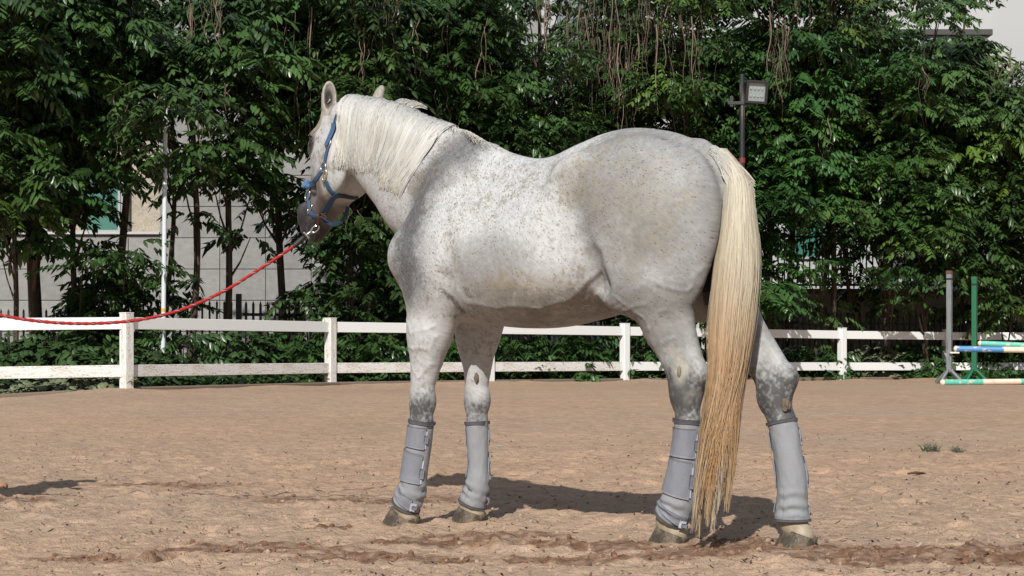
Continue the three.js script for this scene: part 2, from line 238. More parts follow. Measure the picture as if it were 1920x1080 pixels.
// ---------- buildings ----------
const graniteTex = pixelTexture(256, (x, y) => { const a = tileNoise(x, y, 256, 8, 5, 4), b = hash3(x, y, 3), v = 0.80 + 0.06 * a + 0.16 * (b - 0.5); return [v, v, v]; });
graniteTex.repeat.set(1, 1);
{
  const b = thing('granite_building', 'grey granite clad building with square stone panels behind the left trees', 'building', [0, 0, -40]);
  const joint = std(lin(0.16, 0.155, 0.15), 0.9);
  part('wall', box(8.46, 9.6, 1.2, -3.69, 4.7, -0.63), joint, b);                         // tall part: x -7.92 .. 0.54
  part('wall', box(6.4, 3.3, 1.2, -11.12, 1.73, -0.63), joint, b);                        // low plinth: x -14.3 .. -7.92
  const mats = [0.33, 0.36, 0.39].map((v) => std(lin(v * 1.02, v, v * 0.97), 0.75, { map: graniteTex }));
  const W = 1.03, Hh = 0.704, pg = rbox(W - 0.016, Hh - 0.016, 0.04, 0.004);
  for (let c = -6; c < 8; c++) for (let r = -2; r < 10; r++) {
    const x = -7.61 + c * W + W / 2, y = 1.908 + r * Hh + Hh / 2; if (x > 0.55 || y < 0.3) continue; if (x < -8.0 && y > 3.3) continue;
    if (x - W / 2 < -7.9 && x > -8 && y > 3.3) continue;
    const m = part('panel', pg, mats[Math.floor(hash3(c, r, 4) * 3)], b); m.position.set(x, y, -0.015 + 0.004 * (hash3(c, r, 9) - 0.5));
  }
  part('ledge', rbox(6.44, 0.06, 1.3, 0.01, -11.16, 3.42, -0.6), std(lin(0.42, 0.41, 0.39), 0.7), b);
  const corner = part('corner_panel', rbox(0.32, 6.1, 0.05, 0.005, -7.77, 6.45, -0.01), mats[1], b);
  part('rendered_wall', box(6.4, 6.0, 0.3, -11.12, 6.45, -1.05), std(lin(0.56, 0.49, 0.40), 0.85, { map: graniteTex }), b);
  const glass = new THREE.MeshPhysicalMaterial({ color: lin(0.05, 0.16, 0.12), roughness: 0.08, metalness: 0, clearcoat: 1 }), fr = std(lin(0.3, 0.31, 0.32), 0.5);
  for (const [x, w] of [[-9.45, 0.9], [-11.3, 0.9], [-13.1, 0.9]]) for (const y of [4.35, 6.9]) {
    const f = part('window', mergeGeometries([box(w, 0.06, 0.1, 0, 0.83, 0), box(w, 0.06, 0.1, 0, -0.83, 0), box(0.06, 1.6, 0.1, -w / 2 + 0.03, 0, 0), box(0.06, 1.6, 0.1, w / 2 - 0.03, 0, 0)]), fr, b); f.position.set(x, y, -0.86);
    part('pane', box(w - 0.12, 1.6, 0.03), glass, f);
    const pl = part('pilaster', rbox(0.16, 2.4, 0.22, 0.01), fr, b); pl.position.set(x + w / 2 + 0.12, y + 0.25, -0.8);
  }
  const p = thing('pillar', 'blue grey metal clad pillar standing behind the middle trees', 'pillar', [1.6, 0, -43]);
  const pm = std(lin(0.17, 0.18, 0.21), 0.55);
  for (let i = 0; i < 4; i++) { const q = part('panel', rbox(1.0, 2.55, 1.0, 0.02), pm, p); q.position.y = 1.3 + i * 2.57; }
  const w = thing('white_building', 'tall pale rendered building rising behind the right trees', 'building', [0, 0, -50]);
  const rend = pixelTexture(256, (x, y) => { const v = 0.93 + 0.05 * tileNoise(x, y, 256, 4, 2, 5) + 0.03 * tileNoise(x, y * 0 + 3, 256, 32, 6, 2); return [v, v, v]; });
  const wm = std(lin(0.46, 0.465, 0.465), 0.85, { map: rend });
  part('wall', box(26, 16, 1, 13.3, 8, -0.5), wm, w);
  part('base_band', rbox(26, 0.5, 0.12, 0.02, 13.3, 0.5, 0.04), std(lin(0.4, 0.39, 0.37), 0.8), w);
  for (let i = 0; i < 5; i++) { const f = part('window', mergeGeometries([box(1.4, 0.07, 0.12, 0, 0.9, 0), box(1.4, 0.07, 0.12, 0, -0.9, 0), box(0.07, 1.75, 0.12, -0.66, 0, 0), box(0.07, 1.75, 0.12, 0.66, 0, 0)]), fr, w); f.position.set(3.2 + i * 2.6, 4.3, 0.03); part('pane', box(1.26, 1.72, 0.03), glass, f); }
  const a = thing('annex', 'lower grey annex with dark flat roof edge in front of the pale building', 'building', [11.4, 0, -47]);
  part('wall', box(2.4, 9.1, 1.6, 0, 4.55, -0.8), std(lin(0.34, 0.35, 0.36), 0.8, { map: rend }), a);
  part('roof_edge', rbox(2.6, 0.16, 1.8, 0.02, 0, 9.2, -0.8), std(lin(0.06, 0.06, 0.055), 0.8), a);
  for (const x of [-0.6, 0.6]) { const f = part('window', mergeGeometries([box(0.8, 0.06, 0.1, 0, 0.8, 0), box(0.8, 0.06, 0.1, 0, -0.8, 0), box(0.06, 1.6, 0.1, -0.37, 0, 0), box(0.06, 1.6, 0.1, 0.37, 0, 0)]), fr, a); f.position.set(x, 7.4, 0.03); part('pane', box(0.68, 1.54, 0.03), glass, f); }
  // low concrete wall with a railing, right
  const rw = thing('retaining_wall', 'stained beige concrete wall with a black railing on top, behind the right trees', 'wall', [0, 0, -38.6]);
  const cm = pixelTexture(256, (x, y) => { const s = tileNoise(x, 40, 256, 16, 9, 3), v = 0.86 + 0.08 * tileNoise(x, y, 256, 8, 2, 4) - 0.12 * Math.max(0, s); return [v, v * 0.97, v * 0.92]; });
  part('wall', rbox(9.2, 2.0, 0.3, 0.02, 9.6, 1.02, 0), std(lin(0.52, 0.48, 0.41), 0.9, { map: cm }), rw);
  part('coping', rbox(9.24, 0.09, 0.36, 0.02, 9.6, 2.07, 0), std(lin(0.3, 0.26, 0.2), 0.9, { map: cm }), rw);
  const ir = std(lin(0.02, 0.02, 0.022), 0.5), bar = box(0.028, 1.3, 0.028);
  for (let i = 0; i < 66; i++) { const q = part('picket', bar, ir, rw); q.position.set(5.1 + i * 0.137, 2.78, 0); }
  for (const y of [2.2, 3.25]) part('railing', rbox(9.15, 0.05, 0.04, 0.006, 9.6, y, 0.03), ir, rw);
}

// ---------- black picket fence ----------
{
  const pts = [[-14, 28.6], [-4.6, 30.3], [1.2, 33.9], [6, 37.0], [15, 37.9]];
  const f = thing('picket_fence', 'black iron fence of thin upright pickets behind the trees', 'fence');
  const ir = std(lin(0.013, 0.013, 0.015), 0.5), bar = mergeGeometries([box(0.034, 1.28, 0.034, 0, 0.72, 0), new THREE.ConeGeometry(0.022, 0.06, 4).translate(0, 1.39, 0).toNonIndexed ? new THREE.ConeGeometry(0.022, 0.06, 4).translate(0, 1.39, 0) : null]);
  for (let k = 0; k < pts.length - 1; k++) {
    const [ax, ad] = pts[k], [bx, bd] = pts[k + 1], L = Math.hypot(bx - ax, bd - ad), a = Math.atan2(bd - ad, bx - ax), n = Math.round(L / (k === 0 ? 0.122 : 0.135));
    for (let i = 0; i < n; i++) { const t = (i + 0.5) / n, x = lerp(ax, bx, t), d = lerp(ad, bd, t); if (Math.abs(x / d) > 0.34) continue; const q = part(i % 22 === 11 ? 'post' : 'picket', i % 22 === 11 ? rbox(0.1, 1.5, 0.1, 0.01, 0, 0.78, 0) : bar, ir, f); q.position.set(x, elev(x, d), -d); q.rotation.y = a; }
    for (const y of [0.33, 1.18]) { const r = part('rail', rbox(L, 0.05, 0.05, 0.006), ir, f); r.position.set((ax + bx) / 2, elev(ax, ad) + y, -(ad + bd) / 2 - 0.03); r.rotation.y = a; }
  }
}
// ---------- white post and rail fence, kerb ----------
{
  const splash = pixelTexture(512, (x, y) => { const v = 0.97 + 0.03 * tileNoise(x, y, 512, 8, 4, 4); const a = tileNoise(x + y * 0.4, y, 512, 48, 6, 3), b = tileNoise(x, y, 512, 6, 12, 3); const m = clamp((a - 0.16 + 0.35 * b) * 4) * 0.7, n = 1 - y / 512; return [lerp(v, 0.62, m), lerp(v, 0.5, m), lerp(v, 0.38, m)]; });
  const white = std(lin(0.74, 0.745, 0.735), 0.5), dirty = std(lin(0.76, 0.75, 0.725), 0.6, { map: splash });
  const f = thing('rail_fence', 'white post and two rail arena fence curving behind the horse', 'fence');
  const dirs = WHITE.map((p, i) => { const a = WHITE[Math.max(0, i - 1)], b = WHITE[Math.min(WHITE.length - 1, i + 1)]; return Math.atan2(b[1] - a[1], b[0] - a[0]); });
  WHITE.forEach(([x, d], i) => {
    const q = part('post', rbox(0.135, 1.3, 0.135, 0.008, 0, 0.40, 0), i < 3 ? dirty : white, f); q.position.set(x, level(x, d), -d); q.rotation.y = i === 1 ? 0.92 : dirs[i] + 0.02;
    const c = part('cap', rbox(0.142, 0.014, 0.142, 0.004, 0, 1.055, 0), white, q);
    if (!i) return; const [px, pd] = WHITE[i - 1], L = Math.hypot(x - px, d - pd), a = Math.atan2(d - pd, x - px), y0 = level(px, pd), y1 = level(x, d);
    for (const [lo, hi, m] of [[0.84, 1.0, white], [0.21, 0.37, i < 5 ? dirty : white]]) {
      const g = new RoundedBoxGeometry(L - 0.06, hi - lo, 0.05, 2, 0.006), uv = g.attributes.uv; for (let k = 0; k < uv.count; k++) uv.setX(k, uv.getX(k) * L); 
      const r = part('rail', g, m, f); r.position.set((x + px) / 2, (y0 + y1) / 2 + (lo + hi) / 2, -(d + pd) / 2); r.rotation.order = 'YXZ'; r.rotation.y = a; r.rotation.z = Math.atan2(y1 - y0, L);
    }
  });
  const k = thing('kerb', 'low dusty concrete edging along the foot of the white fence', 'kerb'), km = std(lin(0.27, 0.205, 0.155), 0.95, { map: graniteTex });
  for (let i = 1; i < WHITE.length; i++) { const [px, pd] = WHITE[i - 1], [x, d] = WHITE[i], L = Math.hypot(x - px, d - pd), a = Math.atan2(d - pd, x - px); const s = part('kerb_stone', rbox(L + 0.02, 0.26, 0.1, 0.02), km, k); s.position.set((x + px) / 2 + 0.10 * Math.sin(a), (elev(x, d) + elev(px, pd)) / 2 - 0.055, -(d + pd) / 2 - 0.13 * Math.cos(a)); s.rotation.order = 'YXZ'; s.rotation.y = a; s.rotation.z = Math.atan2(elev(x, d) - elev(px, pd), L); }
}
// ---------- poles and jump ----------
{
  const p = thing('white_pole', 'tall slim white steel pole beside a dark trunk behind the left fence', 'pole', [-5.27, elev(0, 26.8), -26.8]);
  part('shaft', new THREE.CylinderGeometry(0.033, 0.036, 4.2, 16).translate(0, 2.1, 0), std(lin(0.60, 0.63, 0.66), 0.4), p);
  part('base_plate', rbox(0.24, 0.03, 0.24, 0.006, 0, 0.03, 0), std(lin(0.6, 0.62, 0.64), 0.5), p);
  part('band', new THREE.CylinderGeometry(0.0375, 0.0375, 0.05, 16).translate(0, 1.17, 0), std(lin(0.62, 0.36, 0.04), 0.6), p);
  p.rotation.z = -0.01;
  const l = thing('floodlight_pole', 'black pole with a square LED floodlight above the horse croup', 'floodlight', [4.26, elev(0, 32.9), -32.9]);
  const blk = pixelTexture(64, (x, y) => { const s = clamp((tileNoise(x, y, 64, 8, 3, 3) - 0.25) * 4); return [lerp(0.13, 0.42, s), lerp(0.13, 0.38, s), lerp(0.14, 0.36, s)]; });
  part('pole', new THREE.CylinderGeometry(0.05, 0.058, 5.7, 14).translate(0, 2.85, 0), std(0xffffff, 0.55, { map: blk }), l);
  part('band', new THREE.CylinderGeometry(0.062, 0.062, 0.1, 14).translate(0, 4.1, 0), std(lin(0.16, 0.025, 0.02), 0.6), l);
  part('bracket', mergeGeometries([rbox(0.5, 0.06, 0.06, 0.006, -0.02, 5.16, 0.04), rbox(0.06, 0.2, 0.05, 0.006, -0.2, 5.19, 0.04)]), std(lin(0.03, 0.03, 0.033), 0.5), l);
  const h = part('lamp_housing', mergeGeometries([rbox(0.41, 0.045, 0.1, 0.008, 0, 0.19, 0), rbox(0.41, 0.045, 0.1, 0.008, 0, -0.19, 0), rbox(0.045, 0.335, 0.1, 0.008, -0.182, 0, 0), rbox(0.045, 0.335, 0.1, 0.008, 0.182, 0, 0), rbox(0.38, 0.38, 0.05, 0.008, 0, 0, -0.05)]), std(lin(0.02, 0.02, 0.022), 0.45), l);
  h.position.set(0.25, 5.35, 0.14); h.rotation.set(0.18, 0.05, -0.06);
  part('reflector', rbox(0.32, 0.335, 0.01, 0.003, 0, 0, -0.015), std(lin(0.34, 0.36, 0.35), 0.4), h);
  for (let i = 0; i < 8; i++) part('led', new THREE.CylinderGeometry(0.02, 0.026, 0.016, 12).rotateX(Math.PI / 2).translate(-0.105 + (i % 4) * 0.07, i < 4 ? 0.06 : -0.075, 0.0), std(lin(0.42, 0.42, 0.36), 0.3), h);
  part('lens', box(0.318, 0.333, 0.006, 0, 0, 0.03), new THREE.MeshPhysicalMaterial({ color: lin(0.95, 0.97, 0.98), roughness: 0.12, transmission: 1, thickness: 0 }), h);
}
{
  const rust = pixelTexture(128, (x, y) => { const m = clamp((tileNoise(x, y, 128, 8, 9, 4) - 0.3) * 4); return [lerp(0.66, 0.5, m), lerp(0.69, 0.33, m), lerp(0.70, 0.25, m)]; });
  const stand = (name, label, px, d, hgt, col, capc, map) => {
    const t = thing(name, label, 'jump stand', [(px - 960) * d / 3330, elev(0, d), -d], -0.55, 'show jump stands'), m = std(col, 0.55, map ? { map } : {});
    part('upright', rbox(0.085, hgt - 0.2, 0.085, 0.008, 0, 0.2 + (hgt - 0.2) / 2, 0), m, t);
    for (let i = 0; i < 34; i++) part('hole', new THREE.CylinderGeometry(0.011, 0.011, 0.004, 8).rotateZ(Math.PI / 2).translate(0.0425, 0.32 + i * (hgt - 0.45) / 34, 0), std(lin(0.01, 0.01, 0.01), 0.9), t);
    part('cap', rbox(0.092, 0.06, 0.092, 0.006, 0, hgt - 0.02, 0), std(capc, 0.7), t);
    part('tape_band', rbox(0.09, 0.035, 0.09, 0.004, 0, hgt - 0.13, 0), std(lin(0.015, 0.015, 0.015), 0.5), t);
    for (let k = 0; k < 4; k++) { const a = k * Math.PI / 2 + 0.3, l = part('foot', tubeGeo([[0, 0.26, 0, 0.03], [Math.cos(a) * 0.27, 0.02, Math.sin(a) * 0.27, 0.03]], 4), m, t); }
    return t;
  };
  stand('jump_stand', 'galvanised grey show jump stand with rusty cap by the right fence', 1780, 30, 1.9, lin(0.44, 0.44, 0.44), lin(0.13, 0.045, 0.03), rust);
  stand('jump_stand', 'green painted show jump stand just behind the grey stand', 1827, 31.5, 1.87, lin(0.012, 0.125, 0.055), lin(0.02, 0.12, 0.06));
  const wear = (a) => pixelTexture(128, (x, y) => { const m = clamp((tileNoise(x, y, 128, 10, a, 4) - 0.28) * 6); return [lerp(a === 1 ? 0.30 : a === 2 ? 0.38 : 0.87, 0.8, m), lerp(a === 1 ? 0.52 : a === 2 ? 0.72 : 0.80, 0.74, m), lerp(a === 1 ? 0.72 : a === 2 ? 0.64 : 0.72, 0.66, m)]; });
  const blue = std(0xffffff, 0.5, { map: wear(1) }), aqua = std(0xffffff, 0.5, { map: wear(2) }), cream = std(0xffffff, 0.6, { map: wear(3) });
  const pole = (label, a, b, m1, stripe) => {
    const A = V(...a), B = V(...b), L = A.distanceTo(B), t = thing('jump_pole', label, 'jump pole', a, 0, 'show jump poles'); t.quaternion.setFromUnitVectors(V(1, 0, 0), B.clone().sub(A).normalize());
    for (let x = 0, k = 0; x < L - 0.01; x += stripe, k++) { const l = Math.min(stripe, L - x); part('stripe', new THREE.CylinderGeometry(0.05, 0.05, l, 18).rotateZ(Math.PI / 2).translate(x + l / 2, 0, 0), k % 2 ? cream : m1, t); }
    part('end_cap', new THREE.SphereGeometry(0.051, 16, 10).scale(0.8, 1, 1).translate(-0.005, 0, 0), cream, t);
  };
  const y1 = 0.72 + (662 - 654) * 30 / 3330;
  pole('blue and white jump pole resting on the grey stand', [(1790 - 960) * 30 / 3330, y1, -29.9], [(1790 - 960) * 30 / 3330 + 3.5, y1 - 0.06, -29.6], blue, 0.78);
  const y2 = 0.72 + (662 - 644) * 31.4 / 3330;
  pole('turquoise jump pole behind the blue one, resting on the green stand', [(1838 - 960) * 31.4 / 3330, y2, -31.4], [(1838 - 960) * 31.4 / 3330 + 3.5, y2 - 0.16, -31.2], aqua, 1.2);
  pole('turquoise and white jump pole lying on the sand before the stands', [(1768 - 960) * 28.6 / 3330, elev(0, 28.6) + 0.045, -28.6], [(1768 - 960) * 28.6 / 3330 + 3.5, elev(0, 30) + 0.055, -30.2], aqua, 0.78);
  const cup = single('jump_cup', rbox(0.16, 0.03, 0.1, 0.008), std(lin(0.6, 0.58, 0.52), 0.6), 'pale metal cup under the end of the blue and white pole', 'jump cup', [(1787 - 960) * 30 / 3330, y1 - 0.066, -29.93]);
}
// ---------- trees: each with trunk, branches, crown and hanging dry roots ----------
// one compound leaf: a drooping stalk with pairs of leaflets
function sprayGeo(nPairs, len, leafL, leafW, droop, col, yellow) {
  const P = [], C = [], I = [], N = [];
  const at = (t) => [len * t, len * (0.18 * t - droop * t * t), 0];
  const leaf = (b, ax, down, L, w, c) => {
    const o = P.length / 3, dx = Math.cos(ax), dz = Math.sin(ax), sx = -dz, sz = dx;
    const tip = [b[0] + dx * L, b[1] - down * L, b[2] + dz * L];
    const q = (f, sg, wf) => [b[0] + dx * L * f + sx * w * wf * sg, b[1] - down * L * f * (0.6 + 0.4 * f) - w * 0.35 * Math.abs(sg) * wf + (sg ? 0 : w * 0.1), b[2] + dz * L * f + sz * w * wf * sg];
    P.push(...b, ...q(0.28, 1, 0.95), ...q(0.28, 0, 0), ...q(0.28, -1, 0.95), ...q(0.66, 1, 0.82), ...q(0.66, 0, 0), ...q(0.66, -1, 0.82), ...tip);
    for (let k = 0; k < 8; k++) C.push(...c);
    I.push(o, o + 1, o + 2, o, o + 2, o + 3, o + 2, o + 1, o + 4, o + 2, o + 4, o + 5, o + 3, o + 2, o + 5, o + 3, o + 5, o + 6, o + 5, o + 4, o + 7, o + 6, o + 5, o + 7);
  };
  for (let i = 0; i < nPairs; i++) { const t = (i + 1) / nPairs, b = at(t); for (const s of [-1, 1]) { const v = rr(0.75, 1.25), y = rnd() < yellow ? 1 : 0; leaf(b, s * rr(0.7, 1.25), rr(0.45, 1.3), leafL * rr(0.8, 1.15), leafW * rr(0.85, 1.15), [lerp(col[0] * v, 0.26, y), lerp(col[1] * v, 0.2, y), lerp(col[2] * v, 0.02, y)]); } }
  leaf(at(1), rr(-0.2, 0.2), rr(0.4, 0.9), leafL, leafW, col);
  const g = new THREE.BufferGeometry(); g.setAttribute('position', new THREE.Float32BufferAttribute(P, 3)); g.setAttribute('color', new THREE.Float32BufferAttribute(C, 3)); g.setIndex(I); g.computeVertexNormals();
  g.setAttribute('uv', new THREE.Float32BufferAttribute(new Float32Array(P.length / 3 * 2), 2)); return g;
}
const leafMat = new THREE.MeshStandardMaterial({ vertexColors: true, roughness: 0.34, side: THREE.DoubleSide });
const dullLeaf = new THREE.MeshStandardMaterial({ vertexColors: true, roughness: 0.75, side: THREE.DoubleSide });
const SPRAYS = []; for (let i = 0; i < 5; i++) SPRAYS.push(sprayGeo(6, 0.46, 0.135, 0.033, 0.5 + 0.15 * i / 4, [0.032, 0.071, 0.018], i === 2 ? 0.03 : 0));
const BROAD = []; for (let i = 0; i < 3; i++) BROAD.push(sprayGeo(4, 0.36, 0.13, 0.046, 0.5, [0.034, 0.066, 0.02], 0));
const DUSTY = []; for (let i = 0; i < 2; i++) DUSTY.push(sprayGeo(4, 0.3, 0.115, 0.045, 0.45, [0.12, 0.14, 0.075], 0.02));
const barkTex = pixelTexture(128, (x, y) => { const v = 0.45 + 0.2 * tileNoise(x, y * 0.3, 128, 16, 4, 4) + 0.12 * tileNoise(x, y, 128, 6, 9, 3); return [v, v * 0.88, v * 0.75]; });
const barkMat = std(lin(0.30, 0.27, 0.25), 0.9, { map: barkTex });
const rootMat = std(0xffffff, 0.9, { vertexColors: true });
const depthAt = (px) => (px < 400 ? lerp(27.2, 29.2, px / 400) : px < 1000 ? lerp(29.2, 33.2, (px - 400) / 600) : lerp(33.2, 37.2, (px - 1000) / 900));
// [trunk place in tenths of a degree terms of the survey line, girth, lean, label]
const TREES = [
  [24, 0.09, 0.1, 'slim dark tree nearest the left edge'], [64, 0.24, 0.0, 'thick trunked dark tree, second from the left edge'], [146, 0.11, -0.1, 'slim tree left of the dark leafy bush'], [226, 0.15, 0.15, 'tree standing in front of the green window at left'],
  [312, 0.10, 0.15, 'slender tree standing right beside the white pole'], [360, 0.125, 0.1, 'straight bare trunked tree, second trunk right of the white pole'], [418, 0.13, 0.25, 'leaning bare trunked tree before the granite panels'], [527, 0.15, 0.0, 'bark trunked tree above the middle of the red rope'],
  [621, 0.13, 0.05, 'tree whose trunk shows below the horse muzzle'], [662, 0.13, 0.0, 'tree trunk seen between muzzle and chest of the horse'], [760, 0.12, 0.1, 'tree with drooping brown roots above the horse mane'], [905, 0.13, 0.0, 'leafy tree above the horse withers'],
  [1002, 0.13, 0.05, 'tree beside the narrow white gap over the back'], [1140, 0.16, 0.1, 'tree draped with the thickest mass of brown hanging roots'], [1290, 0.13, -0.1, 'tree rising behind the horse croup'], [1440, 0.14, 0.1, 'tree with brown roots just right of the floodlight'],
  [1482, 0.16, 0.0, 'thick dark trunk right of the white tail'], [1529, 0.11, 0.5, 'slanting slim tree between two upright trunks'], [1558, 0.14, 0.05, 'upright trunk by the black gate post'], [1596, 0.10, -0.3, 'thin slanting trunk just right of the post beyond the tail'],
  [1660, 0.15, 0.0, 'leafy tree in front of the low annex'], [1735, 0.14, 0.05, 'dense tree left of the jump stands'], [1806, 0.12, 0.0, 'tree with a tall pointed leafy top against the pale wall'], [1888, 0.14, 0.1, 'bushy tree nearest the right edge'],
];
// how leafy the survey is, 0..9, rows of 60 px from the top, columns of 60 px from the left
const LEAFY = ['88884557877888874457657777740700', '88888868887888874467777778862720', '88886745788888885678777788888874', '88873234778888885688888899999999', '87762235515688885688888899999999', '77762376525688888888888899999999', '66521134456777777777777788999999', '45423112336676666666666653667788', '21574112124566666666666645556667', '11364112124566666666666644445446', '00000000000000000000000000000000'];
{
  const clumps = TREES.map(() => []);
  LEAFY.forEach((row, r) => { for (let c = -1; c <= 32; c++) {
    const v = +row[Math.min(31, Math.max(0, c))], n = v < 4 ? v * 0.16 : v < 6 ? v * 0.27 : v * (c < 9 ? 0.29 : 0.37); let k = Math.floor(n) + (rnd() < n % 1 ? 1 : 0);
    if (r === 0 && c < 28) k += 1;
    while (k-- > 0) { const px = (c + rnd()) * 60, py = (r + rnd()) * 60 - (r === 0 ? rnd() * 60 : 0); const own = () => { let best = 0, bd = 1e9; TREES.forEach((t, i) => { const q = Math.abs(t[0] - px) * rr(0.7, 1.3); if (q < bd) { bd = q; best = i; } }); return best; }; clumps[own()].push([px, py, v, 0]); if (r < 7 && v > 5 && rnd() < 0.75) clumps[own()].push([px + rr(-40, 40), py + rr(-30, 30), v, 1]); }
  } });
  const HANG = [[630, 760, -20, 70, 46], [830, 860, -20, 100, 10], [760, 800, 60, 160, 12], [660, 700, 70, 150, 10], [1060, 1180, -20, 190, 130], [1120, 1200, 90, 200, 60], [1180, 1260, -20, 160, 50], [1000, 1060, -20, 120, 20], [1150, 1190, 150, 260, 20], [1442, 1480, 60, 200, 40], [1440, 1520, -10, 170, 34], [1440, 1500, 300, 380, 18], [355, 420, -20, 70, 40], [355, 430, 190, 260, 40], [520, 600, 40, 260, 24], [215, 240, 200, 320, 10], [560, 600, 160, 240, 12], [1280, 1340, 20, 180, 20], [1600, 1640, -10, 120, 14], [1700, 1740, 120, 190, 14], [800, 850, 190, 260, 8], [1530, 1560, 240, 320, 10], [880, 920, 60, 180, 10], [1850, 1900, 130, 220, 14], [640, 680, 400, 480, 10]];
  clumps[4].push([296, 196, 7, 2], [322, 205, 7, 2], [312, 300, 3, 2], [300, 225, 3, 2]);
  const hang = TREES.map(() => []);
  for (const [a, b, y0, y1, n] of HANG) { const mid = (a + b) / 2; let best = 0; TREES.forEach((t, i) => { if (Math.abs(t[0] - mid) < Math.abs(TREES[best][0] - mid)) best = i; }); hang[best].push([a, b, y0, y1, n]); }
  TREES.forEach(([px, girth, lean, what], i) => {
    const d = depthAt(px) + 0.9 * (hash3(i, 3, 3) - 0.5) + (i % 3 === 1 ? 0.8 : 0), x = (px - 960) * d / 3330, y = elev(x, d), S = d / 3330;
    const t = thing('tree', what.includes('tree') ? what : 'tree with ' + what, 'tree', [x, y, -d], 0, 'trees behind the arena fence');
    const top = i === 21 || i === 23 ? 6.6 : i === 20 ? 7.4 : 9.2 + 1.6 * hash3(i, 9, 1), trunkAt = (h) => [lean * h * 0.16 + 0.05 * Math.sin(h * 1.3 + i), h, 0.06 * Math.sin(h * 0.9 + i * 2)];
    const tp = []; for (let k = 0; k <= 18; k++) { const h = -0.1 + top * k / 18, q = trunkAt(h); tp.push([q[0], h, q[2], girth * 0.5 * (1 - 0.75 * k / 18) * (k === 0 ? 1.35 : 1)]); }
    part('trunk', tubeGeo(tp, 9), barkMat, t);
    const size = lerp(0.78, 1.15, hash3(i, 21, 5)), hue = lerp(0.82, 1.2, hash3(i, 33, 2)), br = [], mats = [], M = new THREE.Matrix4(), Q = new THREE.Quaternion(), E = new THREE.Euler(), cols = [];
    for (const [cx, cy, v, deep] of clumps[i]) {
      let dd = deep === 2 ? 26.2 : deep ? d + rr(1.2, 3.8) : d + rr(-1.8, 0.6); if (Math.abs(cx - 1404) < 62 && cy > 95 && cy < 330) dd = Math.max(dd, 34.2 + rr(0, 1)); if (deep !== 2 && Math.abs(cx - 306) < 45 && cy > 190) dd = Math.max(dd, 29.6);
      const wx = (cx - 960) * dd / 3330 - x, wy = CAM_H + (662 - cy) * dd / 3330 - y, wz = -(dd - d);
      if (wy < 0.3) continue;
      const h0 = Math.max(0.5, wy - rr(0.5, 1.3)), s = trunkAt(Math.min(h0, top - 0.3)), R = v < 4 ? rr(0.22, 0.36) : v < 6 ? rr(0.28, 0.5) : deep === 1 ? rr(0.6, 0.9) : rr(0.36, 0.66), ys = rr(0.85, 1.25), tint = rr(0.65, 1.35) * (cx > 1250 ? 1.15 : 1), yel = rnd() < (cx > 1000 ? 0.24 : 0.10) ? 0.7 : 0;
      if (!deep || rnd() < 0.4) br.push(tubeGeo([[...s, girth * 0.2], [lerp(s[0], wx, 0.5), lerp(s[1], wy, 0.4), lerp(s[2], wz, 0.5), girth * 0.12], [wx, wy, wz, 0.007]], 5, false));
      const n = (v < 6 ? 6 : 12) + Math.floor(v * 1.9 * R / 0.5);
      for (let k = 0; k < n; k++) {
        const az = rr(0, 6.28), u = Math.pow(rnd(), 0.6), el = rr(-0.2, 1.25), cr = Math.cos(el) * R * u, ox = Math.cos(az) * cr, oz = Math.sin(az) * cr, oy = Math.sin(el) * R * 0.75 * u * ys;
        E.set(rr(-0.35, 0.35), -az + rr(-0.5, 0.5), rr(-0.35, 0.25) + 0.2 * el, 'YXZ'); const sc = rr(0.75, 1.15) * size;
        M.compose(V(wx + ox, wy + oy, wz + oz), Q.setFromEuler(E), V(sc, sc, sc)); mats.push(M.clone()); const b = tint * rr(0.8, 1.2), yy = yel * rnd(); cols.push(lin(b * (1 + 1.0 * yy) * hue, b * (1 + 0.6 * yy), b * (1 - 0.2 * yy)));
      }
    }
    if (br.length) part('branches', mergeGeometries(br), barkMat, t);
    if (mats.length) { const im = new THREE.InstancedMesh(SPRAYS[i % 5], leafMat, mats.length); mats.forEach((m, k) => { im.setMatrixAt(k, m); im.setColorAt(k, cols[k]); }); im.name = numbered('crown'); im.userData.kind = 'stuff'; shadows(im); t.add(im); }
    const hs = [];
    for (const [a, b, y0, y1, n] of hang[i]) for (let k = 0; k < n * 0.65; k++) {
      const dd = d - rr(0.9, 2.3), qx = (rr(a, b) - 960) * dd / 3330 - x, qy = CAM_H + (662 - rr(y0 - 40, lerp(y0, y1, 0.5))) * dd / 3330 - y, L = (y1 - y0) * S * rr(0.35, 0.9), p = [], ph = rr(0, 6), w = rr(0.01, 0.05);
      for (let j = 0; j <= 9; j++) { const u = j / 9; p.push([qx + w * Math.sin(ph + u * 7) + w * 1.5 * u * Math.sin(ph * 3), qy - L * u, -(dd - d) + w * Math.cos(ph + u * 5), lerp(0.008, 0.0025, u) * (k % 5 === 0 ? 2.2 : k % 3 ? 0.7 : 1)]); }
      const v = rr(0.5, 1.3); hs.push(withColor(tubeGeo(p, 3, false), () => [0.20 * v, 0.15 * v, 0.105 * v]));
    }
    if (hs.length) stuff(part('hanging_roots', mergeGeometries(hs), rootMat, t));
  });
}
